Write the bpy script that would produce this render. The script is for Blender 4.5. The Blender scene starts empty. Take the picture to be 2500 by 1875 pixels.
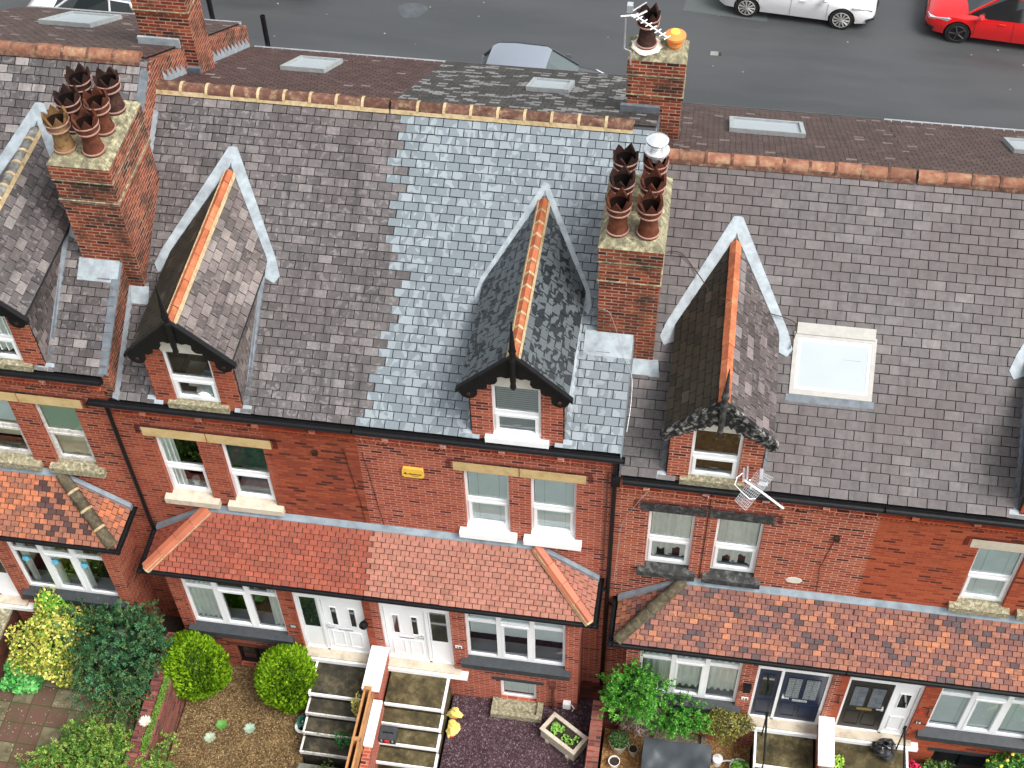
import bpy, math, random
import numpy as np
from mathutils import Vector, Matrix
random.seed(7); rng=np.random.default_rng(7)
S=bpy.context.scene
# ---------------- camera, sky, sun, exposure ----------------
CAM=Vector((10.0714,-14.7735,25.4490))
RT=Vector((0.98853296,0.14963124,-0.02032425)); UP=Vector((-0.10299913,0.76655662,0.63386286)); FW=Vector((-0.11042537,0.62450095,-0.77317838))
cd=bpy.data.cameras.new('camera'); cam=bpy.data.objects.new('camera',cd); S.collection.objects.link(cam)
m=Matrix((RT,UP,-FW)).transposed().to_4x4(); m.translation=CAM; cam.matrix_world=m
cd.sensor_width=36; cd.lens=3480.81*36/2500; cd.clip_start=.1; cd.clip_end=2000; S.camera=cam
W=bpy.data.worlds.new('World'); S.world=W; W.use_nodes=True
wn=W.node_tree.nodes; wl=W.node_tree.links; bg=wn['Background']
sk=wn.new('ShaderNodeTexSky'); sk.sky_type='NISHITA'; sk.sun_disc=False
SUN_EL=math.radians(56); SUN_ROT=math.radians(118)
sk.sun_elevation=SUN_EL; sk.sun_rotation=SUN_ROT; sk.air_density=1.0; sk.dust_density=4.0; sk.ozone_density=1.0
hs=wn.new('ShaderNodeHueSaturation'); hs.inputs['Saturation'].default_value=.22
wl.new(sk.outputs[0],hs.inputs['Color']); wl.new(hs.outputs[0],bg.inputs['Color']); bg.inputs['Strength'].default_value=.15
sl=bpy.data.lights.new('sun','SUN'); sl.energy=1.3; sl.angle=math.radians(25); sl.color=(1,.97,.93)
so=bpy.data.objects.new('sun',sl); S.collection.objects.link(so)
# veiled sun high to the right, on the garden side
sd=Vector((math.sin(SUN_ROT)*math.cos(SUN_EL),math.cos(SUN_ROT)*math.cos(SUN_EL),math.sin(SUN_EL)))
so.rotation_euler=sd.to_track_quat('Z','Y').to_euler()
S.view_settings.view_transform='Standard'; S.view_settings.look='None'; S.view_settings.gamma=1; S.view_settings.exposure=0.9
S.render.engine='CYCLES'; S.cycles.max_bounces=6

# ---------------- material helpers ----------------
class N:
    def __init__(s,name,rough=.8,spec=.5):
        s.m=bpy.data.materials.new(name); s.m.use_nodes=True; s.nt=s.m.node_tree; s.n=s.nt.nodes; s.l=s.nt.links
        s.b=s.n['Principled BSDF']; s.b.inputs['Roughness'].default_value=rough; s.b.inputs['Specular IOR Level'].default_value=spec
        s.geo=None
    def node(s,t,**k):
        o=s.n.new(t)
        for a,v in k.items(): setattr(o,a,v)
        return o
    def set(s,inp,v):
        if isinstance(v,bpy.types.NodeSocket): s.l.new(v,inp)
        elif isinstance(v,(tuple,list)) and len(v)==3 and inp.type=='RGBA': inp.default_value=(*v,1)
        else: inp.default_value=v
    def tint(s):
        a=s.node('ShaderNodeAttribute'); a.attribute_name='tint'; return a.outputs['Color']
    def pos(s):
        return s.node('ShaderNodeNewGeometry').outputs['Position']
    def uv(s):
        return s.node('ShaderNodeUVMap').outputs['UV']
    def noise(s,scale,detail=4,rough=.6,vec=None,dist=0,out='Fac'):
        o=s.node('ShaderNodeTexNoise'); o.inputs['Scale'].default_value=scale; o.inputs['Detail'].default_value=detail
        o.inputs['Roughness'].default_value=rough; o.inputs['Distortion'].default_value=dist
        s.l.new(vec if vec is not None else s.pos(),o.inputs['Vector']); return o.outputs[out]
    def stretch(s,v,sc):
        o=s.node('ShaderNodeMapping'); o.inputs['Scale'].default_value=sc; s.l.new(v,o.inputs['Vector']); return o.outputs[0]
    def ramp(s,f,stops,interp='LINEAR'):
        o=s.node('ShaderNodeValToRGB'); o.color_ramp.interpolation=interp; e=o.color_ramp.elements
        while len(e)<len(stops): e.new(.5)
        for i,(p,c) in enumerate(stops):
            e[i].position=p; e[i].color=(*c,1) if isinstance(c,(tuple,list)) else (c,c,c,1)
        s.l.new(f,o.inputs[0]); return o.outputs[0]
    def mix(s,f,a,b,mode='MIX'):
        o=s.node('ShaderNodeMix',data_type='RGBA',blend_type=mode); s.set(o.inputs[0],f); s.set(o.inputs[6],a); s.set(o.inputs[7],b); return o.outputs[2]
    def math(s,op,a,b=0.):
        o=s.node('ShaderNodeMath',operation=op); s.set(o.inputs[0],a); s.set(o.inputs[1],b); return o.outputs[0]
    def col(s,c): s.set(s.b.inputs['Base Color'],c); return s
    def bump(s,h,strength=.5,dist=.01):
        o=s.node('ShaderNodeBump'); o.inputs['Strength'].default_value=strength; o.inputs['Distance'].default_value=dist
        s.l.new(h,o.inputs['Height']); s.l.new(o.outputs[0],s.b.inputs['Normal']); return s
def plain(name,c,rough=.6,var=.15,scale=6,metal=0,spec=.5,coat=0):
    s=N(name,rough,spec); f=s.noise(scale,5)
    lo=tuple(x*(1-var) for x in c); hi=tuple(min(1,x*(1+var)) for x in c)
    s.col(s.mix(1,s.ramp(f,[(.3,lo),(.7,hi)]),s.tint(),'MULTIPLY'))
    s.b.inputs['Metallic'].default_value=metal; s.b.inputs['Coat Weight'].default_value=coat
    s.bump(f,.15,.004); return s.m
def brick(name,cols,mortar,mortar2=None,xb=None,dirt=(.06,.045,.035),dirtamt=.35,xdir=1,mort=.011):
    """cols: ramp stops for the random value of each brick; the mortar changes at world x=xb"""
    s=N(name,.85,.3); b=s.node('ShaderNodeTexBrick'); b.offset=.5; b.squash=1
    s.l.new(s.uv(),b.inputs['Vector']); b.inputs['Scale'].default_value=1; b.inputs['Brick Width'].default_value=.235; b.inputs['Row Height'].default_value=.077
    b.inputs['Mortar Size'].default_value=mort; b.inputs['Mortar Smooth'].default_value=.2; b.inputs['Bias'].default_value=0
    s.set(b.inputs['Color1'],(0,0,0)); s.set(b.inputs['Color2'],(1,1,1)); s.set(b.inputs['Mortar'],(.5,.5,.5))
    c=s.ramp(b.outputs['Color'],cols)
    n1=s.noise(14,4); c=s.mix(.35,c,s.ramp(n1,[(.3,(.35,.35,.35)),(.7,(.65,.65,.65))]),'OVERLAY')
    mo=mortar
    if mortar2 is not None:
        sx=s.node('ShaderNodeSeparateXYZ'); s.l.new(s.pos(),sx.inputs[0])
        j=s.math('ADD',sx.outputs[0],s.math('MULTIPLY',s.noise(1.2,2),.5))
        g=s.ramp(s.math('MULTIPLY',s.math('SUBTRACT',j,xb+.25),.5*xdir),[(0,0.),(.06,1.)])
        mo=s.mix(g,mortar,mortar2)
    c=s.mix(s.math('MULTIPLY',b.outputs['Fac'],s.ramp(s.noise(3,3),[(.35,1.),(.75,.55)])),c,mo)
    n2=s.noise(1.3 if dirtamt<.5 else 2.1,6,.7); c=s.mix(s.ramp(n2,[(.48,0.),(.78,dirtamt)] if dirtamt<.5 else [(.44,0.),(.66,dirtamt)]),c,dirt)
    s.col(s.mix(1,c,s.tint(),'MULTIPLY')); s.bump(s.math('SUBTRACT',1.,b.outputs['Fac']),.5,.008); return s.m
def tiled(name,rough=.55,spot=(.3,.3,.28),spotamt=.25,nsc=18,spec=.4,moss=None,mossamt=0,streak=0,spotsc=5.5,big=0):
    """tile/slate: the colour of each piece is in the tint attribute, weathered by noise"""
    s=N(name,rough,spec); n=s.noise(nsc,5,.7)
    c=s.mix(.6,s.tint(),s.ramp(n,[(.3,(.3,.3,.3)),(.7,(.7,.7,.7))]),'OVERLAY')
    pv=s.node('ShaderNodeVectorMath',operation='ADD'); sv=s.node('ShaderNodeVectorMath',operation='SCALE'); sv.inputs['Scale'].default_value=37.; s.l.new(s.tint(),sv.inputs[0]); s.l.new(s.pos(),pv.inputs[0]); s.l.new(sv.outputs[0],pv.inputs[1])
    f2=s.noise(spotsc,3,.6,vec=pv.outputs[0],dist=.6); c=s.mix(s.ramp(f2,[(.56,0.),(.6,spotamt)]),c,spot)
    if big: c=s.mix(s.ramp(s.noise(.55,5,.65),[(.42,0.),(.66,big)]),c,(.07,.05,.048))
    if streak:
        st=s.noise(1,4,.6,vec=s.stretch(s.pos(),(7,.7,.7))); c=s.mix(s.ramp(st,[(.5,0.),(.72,streak)]),c,(.03,.028,.028))
    if moss: c=s.mix(s.ramp(s.noise(2.2,5,.7),[(.5,0.),(.62,mossamt)]),c,moss)
    s.col(c); s.bump(n,.25,.004); return s.m
def wetdry(name,dark,light,lo=.5,nsc=4.2,rough=.35):
    """new slate: sharp edged dry patches on a damp surface, each piece a little different"""
    s=N(name,rough,.5); p=s.node('ShaderNodeVectorMath',operation='ADD')
    t=s.node('ShaderNodeVectorMath',operation='SCALE'); s.l.new(s.tint(),t.inputs[0]); t.inputs['Scale'].default_value=.8
    s.l.new(s.stretch(s.pos(),(1.5,.8,.8)),p.inputs[0]); s.l.new(t.outputs[0],p.inputs[1])
    f=s.noise(nsc,1.5,.5,vec=p.outputs[0],dist=.9); g=s.ramp(f,[(lo,0.),(lo+.012,1.)])
    c=s.mix(g,dark,light); c=s.mix(.8,c,s.ramp(s.tint(),[(0,.4),(1,.62)]),'OVERLAY'); c=s.mix(s.ramp(s.tint(),[(.03,1.),(.06,0.)]),c,(.02,.022,.025))
    c=s.mix(.3,c,s.ramp(s.noise(30,4),[(.3,.35),(.7,.65)]),'OVERLAY')
    s.col(c); s.set(s.b.inputs['Roughness'],s.ramp(g,[(0,.42),(1,.6)])); return s.m
def mossy(name,base,spots,dark=(.03,.028,.022),sc=7):
    s=N(name,.9,.2); a=s.noise(sc,6,.7); b=s.noise(sc*.45,4,.6,dist=.4)
    c=s.ramp(a,[(.32,dark),(.5,base),(.66,spots)]); c=s.mix(s.ramp(b,[(.45,0.),(.6,.45)]),c,base)
    s.col(s.mix(1,c,s.tint(),'MULTIPLY')); s.bump(a,.6,.02); return s.m
def gravel(name,c1,c2,c3,sc=28,leaf=None):
    s=N(name,.9,.2); v=s.node('ShaderNodeTexVoronoi'); v.inputs['Scale'].default_value=sc; s.l.new(s.pos(),v.inputs['Vector'])
    sx=s.node('ShaderNodeSeparateColor'); s.l.new(v.outputs['Color'],sx.inputs[0])
    c=s.ramp(sx.outputs[0],[(0,c1),(.5,c2),(1,c3)])
    c=s.mix(s.ramp(s.noise(2.5,5,.7),[(.42,0.),(.62,.5)]),c,leaf or c1)
    c=s.mix(s.ramp(v.outputs['Distance'],[(.2,0.),(.6,.55)]),c,tuple(x*.3 for x in c1)); s.col(c); s.bump(v.outputs['Distance'],-.8,.02); return s.m
def glassmat(name,tint=(.75,.85,.82),refl=.1,rough=.02):
    m=bpy.data.materials.new(name); m.use_nodes=True; n=m.node_tree.nodes; l=m.node_tree.links; n.clear()
    o=n.new('ShaderNodeOutputMaterial'); t=n.new('ShaderNodeBsdfTransparent'); t.inputs[0].default_value=(*tint,1)
    g=n.new('ShaderNodeBsdfGlossy'); g.inputs['Roughness'].default_value=rough; g.inputs[0].default_value=(.9,.95,1,1)
    f=n.new('ShaderNodeFresnel'); f.inputs[0].default_value=1.5; a=n.new('ShaderNodeMath'); a.operation='ADD'; a.inputs[1].default_value=refl
    x=n.new('ShaderNodeMixShader'); l.new(f.outputs[0],a.inputs[0]); l.new(a.outputs[0],x.inputs[0]); l.new(t.outputs[0],x.inputs[1]); l.new(g.outputs[0],x.inputs[2]); l.new(x.outputs[0],o.inputs[0])
    return m
BR=lambda d,a,b,c:[(0,d),(.06,d),(.13,a),(.55,b),(1,c)]
MT={}
MT['brick_a']=brick('brick_left_house',BR((.07,.018,.012),(.21,.040,.019),(.29,.060,.026),(.36,.088,.038)),(.36,.15,.11),(.22,.05,.03),2.75,dirtamt=.3)
MT['brick_b']=brick('brick_right_house',BR((.08,.018,.014),(.25,.05,.025),(.32,.072,.034),(.38,.1,.05)),(.52,.24,.19),dirtamt=.12)
MT['brick_c']=brick('brick_next_house',BR((.06,.015,.013),(.23,.04,.02),(.32,.064,.028),(.37,.1,.044)),(.55,.30,.23),dirtamt=.15)
MT['brick_d']=brick('brick_end_house',BR((.09,.02,.014),(.27,.045,.02),(.35,.065,.026),(.4,.09,.035)),(.36,.10,.05),dirtamt=.2)
MT['brick_e']=brick('brick_first_house',BR((.06,.014,.012),(.2,.035,.018),(.29,.052,.024),(.36,.09,.04)),(.42,.2,.14),dirtamt=.25)
MT['brick_ch']=brick('brick_chimney',BR((.04,.012,.01),(.15,.022,.011),(.25,.042,.017),(.33,.075,.028)),(.40,.29,.21),dirt=(.028,.024,.018),dirtamt=.85)
MT['brick_dark']=brick('brick_sooty',BR((.03,.012,.01),(.08,.018,.012),(.13,.025,.016),(.18,.04,.02)),(.08,.04,.03),dirtamt=.7)
MT['brick_gd']=brick('brick_garden',BR((.06,.02,.018),(.16,.035,.025),(.24,.06,.04),(.3,.1,.07)),(.18,.12,.1),dirtamt=.5)
MT['slate_old']=tiled('old_purple_slate',spot=(.25,.225,.22),spotamt=.5,streak=.62,spotsc=9,big=.4)
MT['slate_big']=tiled('wide_grey_slate',spot=(.16,.14,.14),spotamt=.25,nsc=9,streak=.4,spotsc=7,big=.55)
MT['slate_new']=wetdry('new_blue_slate',(.15,.18,.197),(.225,.262,.28),lo=.53,nsc=3.4)
MT['slate_dk']=wetdry('new_dark_slate',(.022,.027,.030),(.085,.1,.108),lo=.47,nsc=5)
MT['slate_mossy']=tiled('moss_blackened_slate',rough=.8,spot=(.03,.025,.015),spotamt=.5,moss=(.035,.026,.012),mossamt=.5)
MT['slate_rear']=tiled('brown_rear_slate',spot=(.12,.1,.1),spotamt=.12,streak=.3,nsc=4)
MT['clay']=tiled('clay_tile',rough=.7,spot=(.42,.15,.09),spotamt=.15,nsc=10,streak=.12,moss=(.11,.045,.03),mossamt=.22)
MT['potbuff']=mossy('buff_pot',(.26,.15,.06),(.3,.2,.1),dark=(.09,.05,.03),sc=6)
MT['peeling']=mossy('peeling_black_paint',(.018,.018,.018),(.38,.36,.34),dark=(.01,.01,.01),sc=9)
MT['alarm']=plain('amber_alarm_plastic',(.85,.50,.07),.4,.06,5)
MT['clay_mot']=tiled('mottled_clay_tile',rough=.8,spot=(.07,.04,.04),spotamt=.35,nsc=22)
MT['lead']=plain('lead_flashing',(.30,.345,.37),.5,.3,5,spec=.5)
MT['leaddk']=plain('dull_lead',(.12,.14,.16),.5,.3,7)
MT['black']=plain('black_gloss_paint',(.008,.008,.009),.45,.3,9,spec=.25)
MT['blackm']=plain('black_sill_paint',(.035,.04,.045),.55,.25,9)
MT['white']=plain('white_upvc',(.86,.87,.87),.3,.03,3)
MT['whitep']=plain('white_masonry_paint',(.9,.9,.89),.6,.05,5)
MT['whiteold']=mossy('flaking_white_paint',(.6,.58,.54),(.75,.73,.7),dark=(.2,.17,.14),sc=12)
MT['stone']=mossy('yellow_sandstone',(.58,.42,.2),(.64,.48,.26),dark=(.42,.28,.12),sc=3)
MT['stonepale']=mossy('pale_sandstone',(.55,.48,.38),(.6,.54,.44),dark=(.35,.3,.22),sc=3)
MT['stonemoss']=mossy('lichen_stone',(.26,.23,.15),(.55,.52,.36),dark=(.09,.085,.05),sc=16)
MT['stonedk']=mossy('blackened_stone',(.045,.045,.045),(.14,.14,.13),dark=(.02,.02,.02),sc=9)
MT['flaunch']=mossy('lichen_cement',(.22,.2,.13),(.5,.47,.28),dark=(.06,.055,.035),sc=9)
MT['mortar']=mossy('ridge_mortar',(.46,.35,.2),(.54,.43,.28),dark=(.25,.18,.09),sc=10)
MT['hip_dark']=mossy('dark_hip_tile',(.085,.07,.045),(.16,.14,.09),dark=(.04,.034,.022),sc=8)
MT['ridge_old']=mossy('mossy_ridge_tile',(.13,.062,.045),(.27,.2,.12),dark=(.05,.03,.022),sc=7)
MT['ridge_mid']=mossy('worn_ridge_tile',(.25,.11,.07),(.3,.22,.13),dark=(.11,.06,.04),sc=6)
MT['ridge_grey']=mossy('grey_ridge_tile',(.16,.155,.14),(.3,.3,.28),dark=(.06,.06,.05),sc=7)
MT['ridge_new']=mossy('orange_ridge_tile',(.42,.13,.06),(.5,.2,.1),dark=(.26,.08,.035),sc=5)
MT['hip_new']=plain('new_hip_tile',(.45,.135,.07),.6,.1,2)
MT['pot']=mossy('terracotta_pot',(.12,.038,.02),(.18,.065,.032),dark=(.035,.016,.012),sc=6)
MT['leadmid']=plain('weathered_lead',(.2,.245,.275),.5,.3,4)
MT['leadedglass']=plain('leaded_glass',(.2,.23,.23),.25,.4,25)
MT['potdk']=mossy('sooty_pot',(.045,.022,.018),(.09,.04,.03),dark=(.02,.012,.01),sc=5)
MT['potrim']=plain('pale_pot_ring',(.33,.2,.17),.7,.2,8)
MT['soot']=plain('soot',(.012,.009,.008),.95,.2,8)
MT['cream']=plain('cream_render',(.66,.62,.54),.8,.08,6)
MT['navy']=plain('navy_door_paint',(.012,.022,.05),.3,.15,6)
MT['blackdoor']=plain('black_door_paint',(.012,.012,.011),.35,.3,6)
MT['curtain']=plain('net_curtain',(.88,.91,.86),.9,.08,4)
MT['curtaing']=plain('green_curtain',(.04,.1,.09),.9,.3,8)
MT['blind']=plain('pale_blind',(.86,.93,.90),.8,.05,3)
MT['blindg']=plain('mint_blind',(.46,.62,.48),.9,.05,3)
MT['board']=plain('beige_board',(.78,.7,.5),.8,.12,4)
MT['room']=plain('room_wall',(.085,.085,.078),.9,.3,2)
MT['glass']=glassmat('window_glass',(.97,.99,.98),.04); MT['glassdk']=glassmat('dark_glass',(.35,.38,.38),.12)
MT['skyglass']=plain('frosted_rooflight',(.38,.425,.445),.45,.03,2,spec=.25)
MT['veluxf']=plain('rooflight_frame',(.37,.36,.33),.5,.1,8)
MT['greyf']=plain('grey_rooflight_frame',(.36,.39,.39),.5,.15,8)
MT['metal']=plain('galvanised_metal',(.6,.62,.64),.35,.15,9,metal=.6)
MT['steel']=plain('bright_steel',(.85,.87,.88),.18,.05,9,metal=.7)
MT['wood']=plain('treated_fence_wood',(.40,.19,.07),.75,.3,5)
MT['brass']=plain('brass',(.5,.36,.12),.35,.1,5,metal=.8)
MT['yellow']=plain('yellow_plastic',(.86,.62,.08),.4,.08,5); MT['orangep']=plain('orange_plastic',(.75,.25,.06),.5,.1,5)
MT['text']=plain('dark_lettering',(.05,.02,.01),.6,.1,5); MT['grime']=plain('wire_grey',(.08,.08,.08),.6,.2,5)
MT['plasw']=plain('white_plastic',(.85,.86,.85),.4,.05,5); MT['cover']=plain('grey_tarpaulin',(.05,.058,.066),.38,.2,3,spec=.6)
MT['bag']=plain('black_bin_bag',(.01,.01,.011),.25,.3,9,spec=.7); MT['ybag']=plain('yellow_bag_sheet',(.72,.60,.16),.45,.25,14); MT['redp']=plain('red_print',(.6,.03,.03),.5,.1,5)
MT['soil']=plain('damp_soil',(.035,.025,.018),.95,.4,20)
MT['leaf']=(lambda s:(s.col(s.tint()),s.m)[1])(N('leaf',.55,.35))
MT['bark']=plain('twig_bark',(.16,.11,.07),.9,.3,12)
MT['grav_a']=gravel('brown_gravel',(.10,.055,.022),(.22,.14,.06),(.36,.26,.13),30,leaf=(.05,.035,.018))
MT['grav_b']=gravel('plum_slate_chips',(.045,.026,.032),(.09,.05,.06),(.16,.11,.12),24)
MT['grav_c']=gravel('golden_gravel',(.30,.15,.05),(.46,.27,.11),(.6,.42,.22),26)
MT['step']=mossy('mossy_step_stone',(.075,.06,.028),(.17,.14,.075),dark=(.022,.02,.014),sc=4)
MT['stepb']=mossy('wet_step_stone',(.045,.04,.028),(.12,.1,.06),dark=(.015,.014,.011),sc=4)
MT['pathc']=mossy('grey_path_concrete',(.16,.155,.135),(.22,.21,.18),dark=(.08,.075,.06),sc=5)
def asphalt():
    s=N('wet_asphalt',.5,.5); a=s.noise(120,3,.7); b=s.noise(1,4,.55,vec=s.stretch(s.pos(),(.18,.9,1)))
    c=s.ramp(a,[(.25,(.043,.046,.048)),(.75,(.072,.077,.079))]); c=s.mix(s.ramp(b,[(.4,0.),(.65,.45)]),c,(.032,.036,.039))
    c=s.mix(s.ramp(s.noise(3,6,.75),[(.68,0.),(.72,.5)]),c,(.16,.16,.16)); s.col(c)
    s.set(s.b.inputs['Roughness'],s.ramp(b,[(.35,.65),(.65,.4)])); s.bump(a,.2,.003); return s.m
MT['road']=asphalt()
MT['puddle']=plain('drying_puddle',(.068,.077,.083),.35,.35,3); MT['patch']=plain('road_repair',(.075,.087,.084),.7,.15,60); MT['kerb']=plain('kerb_stone',(.25,.24,.22),.8,.2,5)
def paving():
    s=N('mixed_paving',.85,.3); b=s.node('ShaderNodeTexBrick'); b.offset=.0; s.l.new(s.uv(),b.inputs['Vector'])
    b.inputs['Scale'].default_value=1; b.inputs['Brick Width'].default_value=.44; b.inputs['Row Height'].default_value=.44; b.inputs['Mortar Size'].default_value=.012
    s.set(b.inputs['Color1'],(0,0,0)); s.set(b.inputs['Color2'],(1,1,1)); c=s.ramp(b.outputs['Color'],[(0,(.12,.05,.045)),(.45,(.14,.06,.05)),(.5,(.17,.14,.09)),(1,(.2,.17,.11))])
    n=s.noise(5,6,.7); c=s.mix(s.ramp(n,[(.38,0.),(.6,.8)]),c,(.10,.08,.045)); c=s.mix(s.ramp(s.noise(1.7,5,.7),[(.5,0.),(.66,.6)]),c,(.05,.06,.02)); c=s.mix(s.ramp(s.noise(16,3,.6),[(.66,0.),(.7,.8)]),c,(.5,.46,.4))
    c=s.mix(b.outputs['Fac'],c,(.05,.06,.02)); s.col(c); s.bump(n,.3,.01); return s.m
MT['paving']=paving()
MT['earth']=mossy('ground_grass',(.04,.06,.028),(.065,.085,.04),dark=(.02,.03,.014),sc=2)
def carpaint(name,c,rough=.25):
    s=N(name,rough,.5); s.col(c); s.b.inputs['Coat Weight'].default_value=1; s.b.inputs['Coat Roughness'].default_value=.05; return s.m
MT['p_white']=carpaint('white_car_paint',(.68,.69,.7)); MT['p_red']=carpaint('red_car_paint',(.62,.008,.01)); MT['p_black']=carpaint('black_car_paint',(.012,.013,.016)); MT['p_wetsky']=carpaint('wet_car_paint_sky_sheen',(.022,.026,.032)); MT['carglass_l']=carpaint('pale_car_glass',(.06,.085,.085),.05)  # wet dark paint is lifted black, sky reflection put into its base colour
MT['p_roofg']=carpaint('glass_roof_sky_toned',(.19,.22,.26),.12)  # pale blue-grey base colour carries the sky reflected in the glass
MT['tyre']=plain('tyre_rubber',(.012,.012,.012),.8,.2,20); MT['alloy']=plain('alloy_wheel',(.6,.6,.58),.3,.1,9,metal=.6); MT['alloyd']=plain('dark_alloy_wheel',(.07,.07,.07),.35,.1,9,metal=.5)
MT['carglass']=carpaint('car_window_glass',(.012,.018,.02),.05); MT['trim']=plain('black_trim',(.015,.015,.016),.5,.2,9); MT['lamp']=carpaint('headlamp_lens',(.5,.53,.55),.1); MT['amber']=carpaint('amber_lens',(.9,.16,.02),.2)
MT['under']=plain('underbody',(.01,.01,.01),.9,.1,5)

# ---------------- mesh builder ----------------
class MB:
    def __init__(s): s.v=[]; s.f=[]; s.t=[]; s.u=[]
    def face(s,pts,tint=(1,1,1),uv=None):
        i=len(s.v); s.v+= [tuple(p) for p in pts]; s.f.append(tuple(range(i,i+len(pts)))); s.t.append(tint)
        if uv is None:
            a=Vector(pts[0]);n=(Vector(pts[1])-a).cross(Vector(pts[2])-a); ax=max(range(3),key=lambda k:abs(n[k]))
            uv=[((p[1],p[2]) if ax==0 else (p[0],p[2]) if ax==1 else (p[0],p[1])) for p in pts]
        s.u+=uv; return s
    def box(s,x0,x1,y0,y1,z0,z1,tint=(1,1,1),skip=''):
        P=lambda i,j,k:((x0,x1)[i],(y0,y1)[j],(z0,z1)[k])
        F={'b':[(0,0,0),(0,1,0),(1,1,0),(1,0,0)],'t':[(0,0,1),(1,0,1),(1,1,1),(0,1,1)],'f':[(0,0,0),(1,0,0),(1,0,1),(0,0,1)],'k':[(1,1,0),(0,1,0),(0,1,1),(1,1,1)],'l':[(0,1,0),(0,0,0),(0,0,1),(0,1,1)],'r':[(1,0,0),(1,1,0),(1,1,1),(1,0,1)]}
        for k,q in F.items():
            if k not in skip: s.face([P(*c) for c in q],tint)
        return s
    def hexa(s,b,t,tint=(1,1,1)):
        """b,t: four bottom and four top points, counter-clockwise seen from above"""
        s.face(list(reversed(b)),tint); s.face(t,tint)
        for i in range(4): j=(i+1)%4; s.face([b[i],b[j],t[j],t[i]],tint)
        return s
    def prism(s,poly,d,tint=(1,1,1)):
        d=Vector(d); a=[Vector(p) for p in poly]; b=[p+d for p in a]; s.face(a,tint); s.face(list(reversed(b)),tint)
        for i in range(len(a)): j=(i+1)%len(a); s.face([a[j],a[i],b[i],b[j]],tint)
        return s
    def tube(s,pts,r,n=8,tint=(1,1,1),cap=True,r2=None):
        pts=[Vector(p) for p in pts]; rings=[]
        for i,p in enumerate(pts):
            d=(pts[min(i+1,len(pts)-1)]-pts[max(i-1,0)]).normalized(); a=d.orthogonal().normalized() if abs(d.z)>.9 else d.cross(Vector((0,0,1))).normalized(); b=d.cross(a)
            rr=r if r2 is None else r+(r2-r)*i/(len(pts)-1)
            rings.append([p+a*math.cos(2*math.pi*k/n)*rr+b*math.sin(2*math.pi*k/n)*rr for k in range(n)])
        for i in range(len(rings)-1):
            for k in range(n): j=(k+1)%n; s.face([rings[i][k],rings[i][j],rings[i+1][j],rings[i+1][k]],tint)
        if cap: s.face(list(reversed(rings[0])),tint); s.face(rings[-1],tint)
        return s
    def lathe(s,c,prof,n=24,tint=(1,1,1),a0=0,sx=1,sy=1):
        c=Vector(c); R=[[c+Vector((r*math.cos(a0+2*math.pi*k/n)*sx,r*math.sin(a0+2*math.pi*k/n)*sy,z)) for k in range(n)] for r,z in prof]
        for i in range(len(R)-1):
            for k in range(n): j=(k+1)%n; s.face([R[i][k],R[i][j],R[i+1][j],R[i+1][k]],tint)
        return s
    def disc(s,c,r,n=24,tint=(1,1,1),jit=0):
        c=Vector(c); s.face([c+Vector((math.cos(2*math.pi*k/n),math.sin(2*math.pi*k/n),0))*r*(1+random.uniform(-jit,jit)) for k in range(n)],tint); return s
    def build(s,name,mat,parent=None,smooth=False,merge=False,loc=None):
        me=bpy.data.meshes.new(name); o=Vector((0,0,0))
        if parent is not None: o=WL[parent.name]
        elif loc is not None: o=Vector(loc)
        V=[(v[0]-o.x,v[1]-o.y,v[2]-o.z) for v in s.v]
        me.from_pydata(V,[],s.f)
        uvl=me.uv_layers.new(name='UVMap'); uvl.data.foreach_set('uv',np.array(s.u,np.float32).ravel())
        at=me.attributes.new('tint','FLOAT_COLOR','FACE'); at.data.foreach_set('color',np.array([(*t,1.) for t in s.t],np.float32).ravel())
        if merge or smooth:
            import bmesh
            bm=bmesh.new(); bm.from_mesh(me); bmesh.ops.remove_doubles(bm,verts=bm.verts,dist=.0004); bmesh.ops.recalc_face_normals(bm,faces=bm.faces); bm.to_mesh(me); bm.free()
        if smooth:
            me.polygons.foreach_set('use_smooth',[True]*len(me.polygons))
            try: me.set_sharp_from_angle(angle=math.radians(40))
            except Exception: pass
        me.materials.append(MT[mat] if isinstance(mat,str) else mat)
        ob=bpy.data.objects.new(name,me); S.collection.objects.link(ob)
        WL[ob.name]=o
        if parent is not None: ob.parent=parent
        else: ob.location=o
        return ob
WL={}
def thing(name,label,cat,loc,group=None):
    o=bpy.data.objects.new(name,None); S.collection.objects.link(o); o.location=loc; WL[o.name]=Vector(loc)
    o.empty_display_size=.3; return tag(o,label,cat,group)
def tag(o,label,cat,group=None):
    o['label']=label; o['category']=cat
    if group: o['group']=group
    return o
def struct(o,kind='structure'): o['kind']=kind; return o
def relabel(o,label): o['label']=label; return o
def clip(poly,a,b,c):
    """keep a*u+b*v<=c"""
    out=[]
    for i in range(len(poly)):
        p,q=poly[i],poly[(i+1)%len(poly)]; dp=a*p[0]+b*p[1]-c; dq=a*q[0]+b*q[1]-c
        if dp<=0: out.append(p)
        if dp*dq<0: t=dp/(dp-dq); out.append((p[0]+(q[0]-p[0])*t,p[1]+(q[1]-p[1])*t))
    return out
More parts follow.
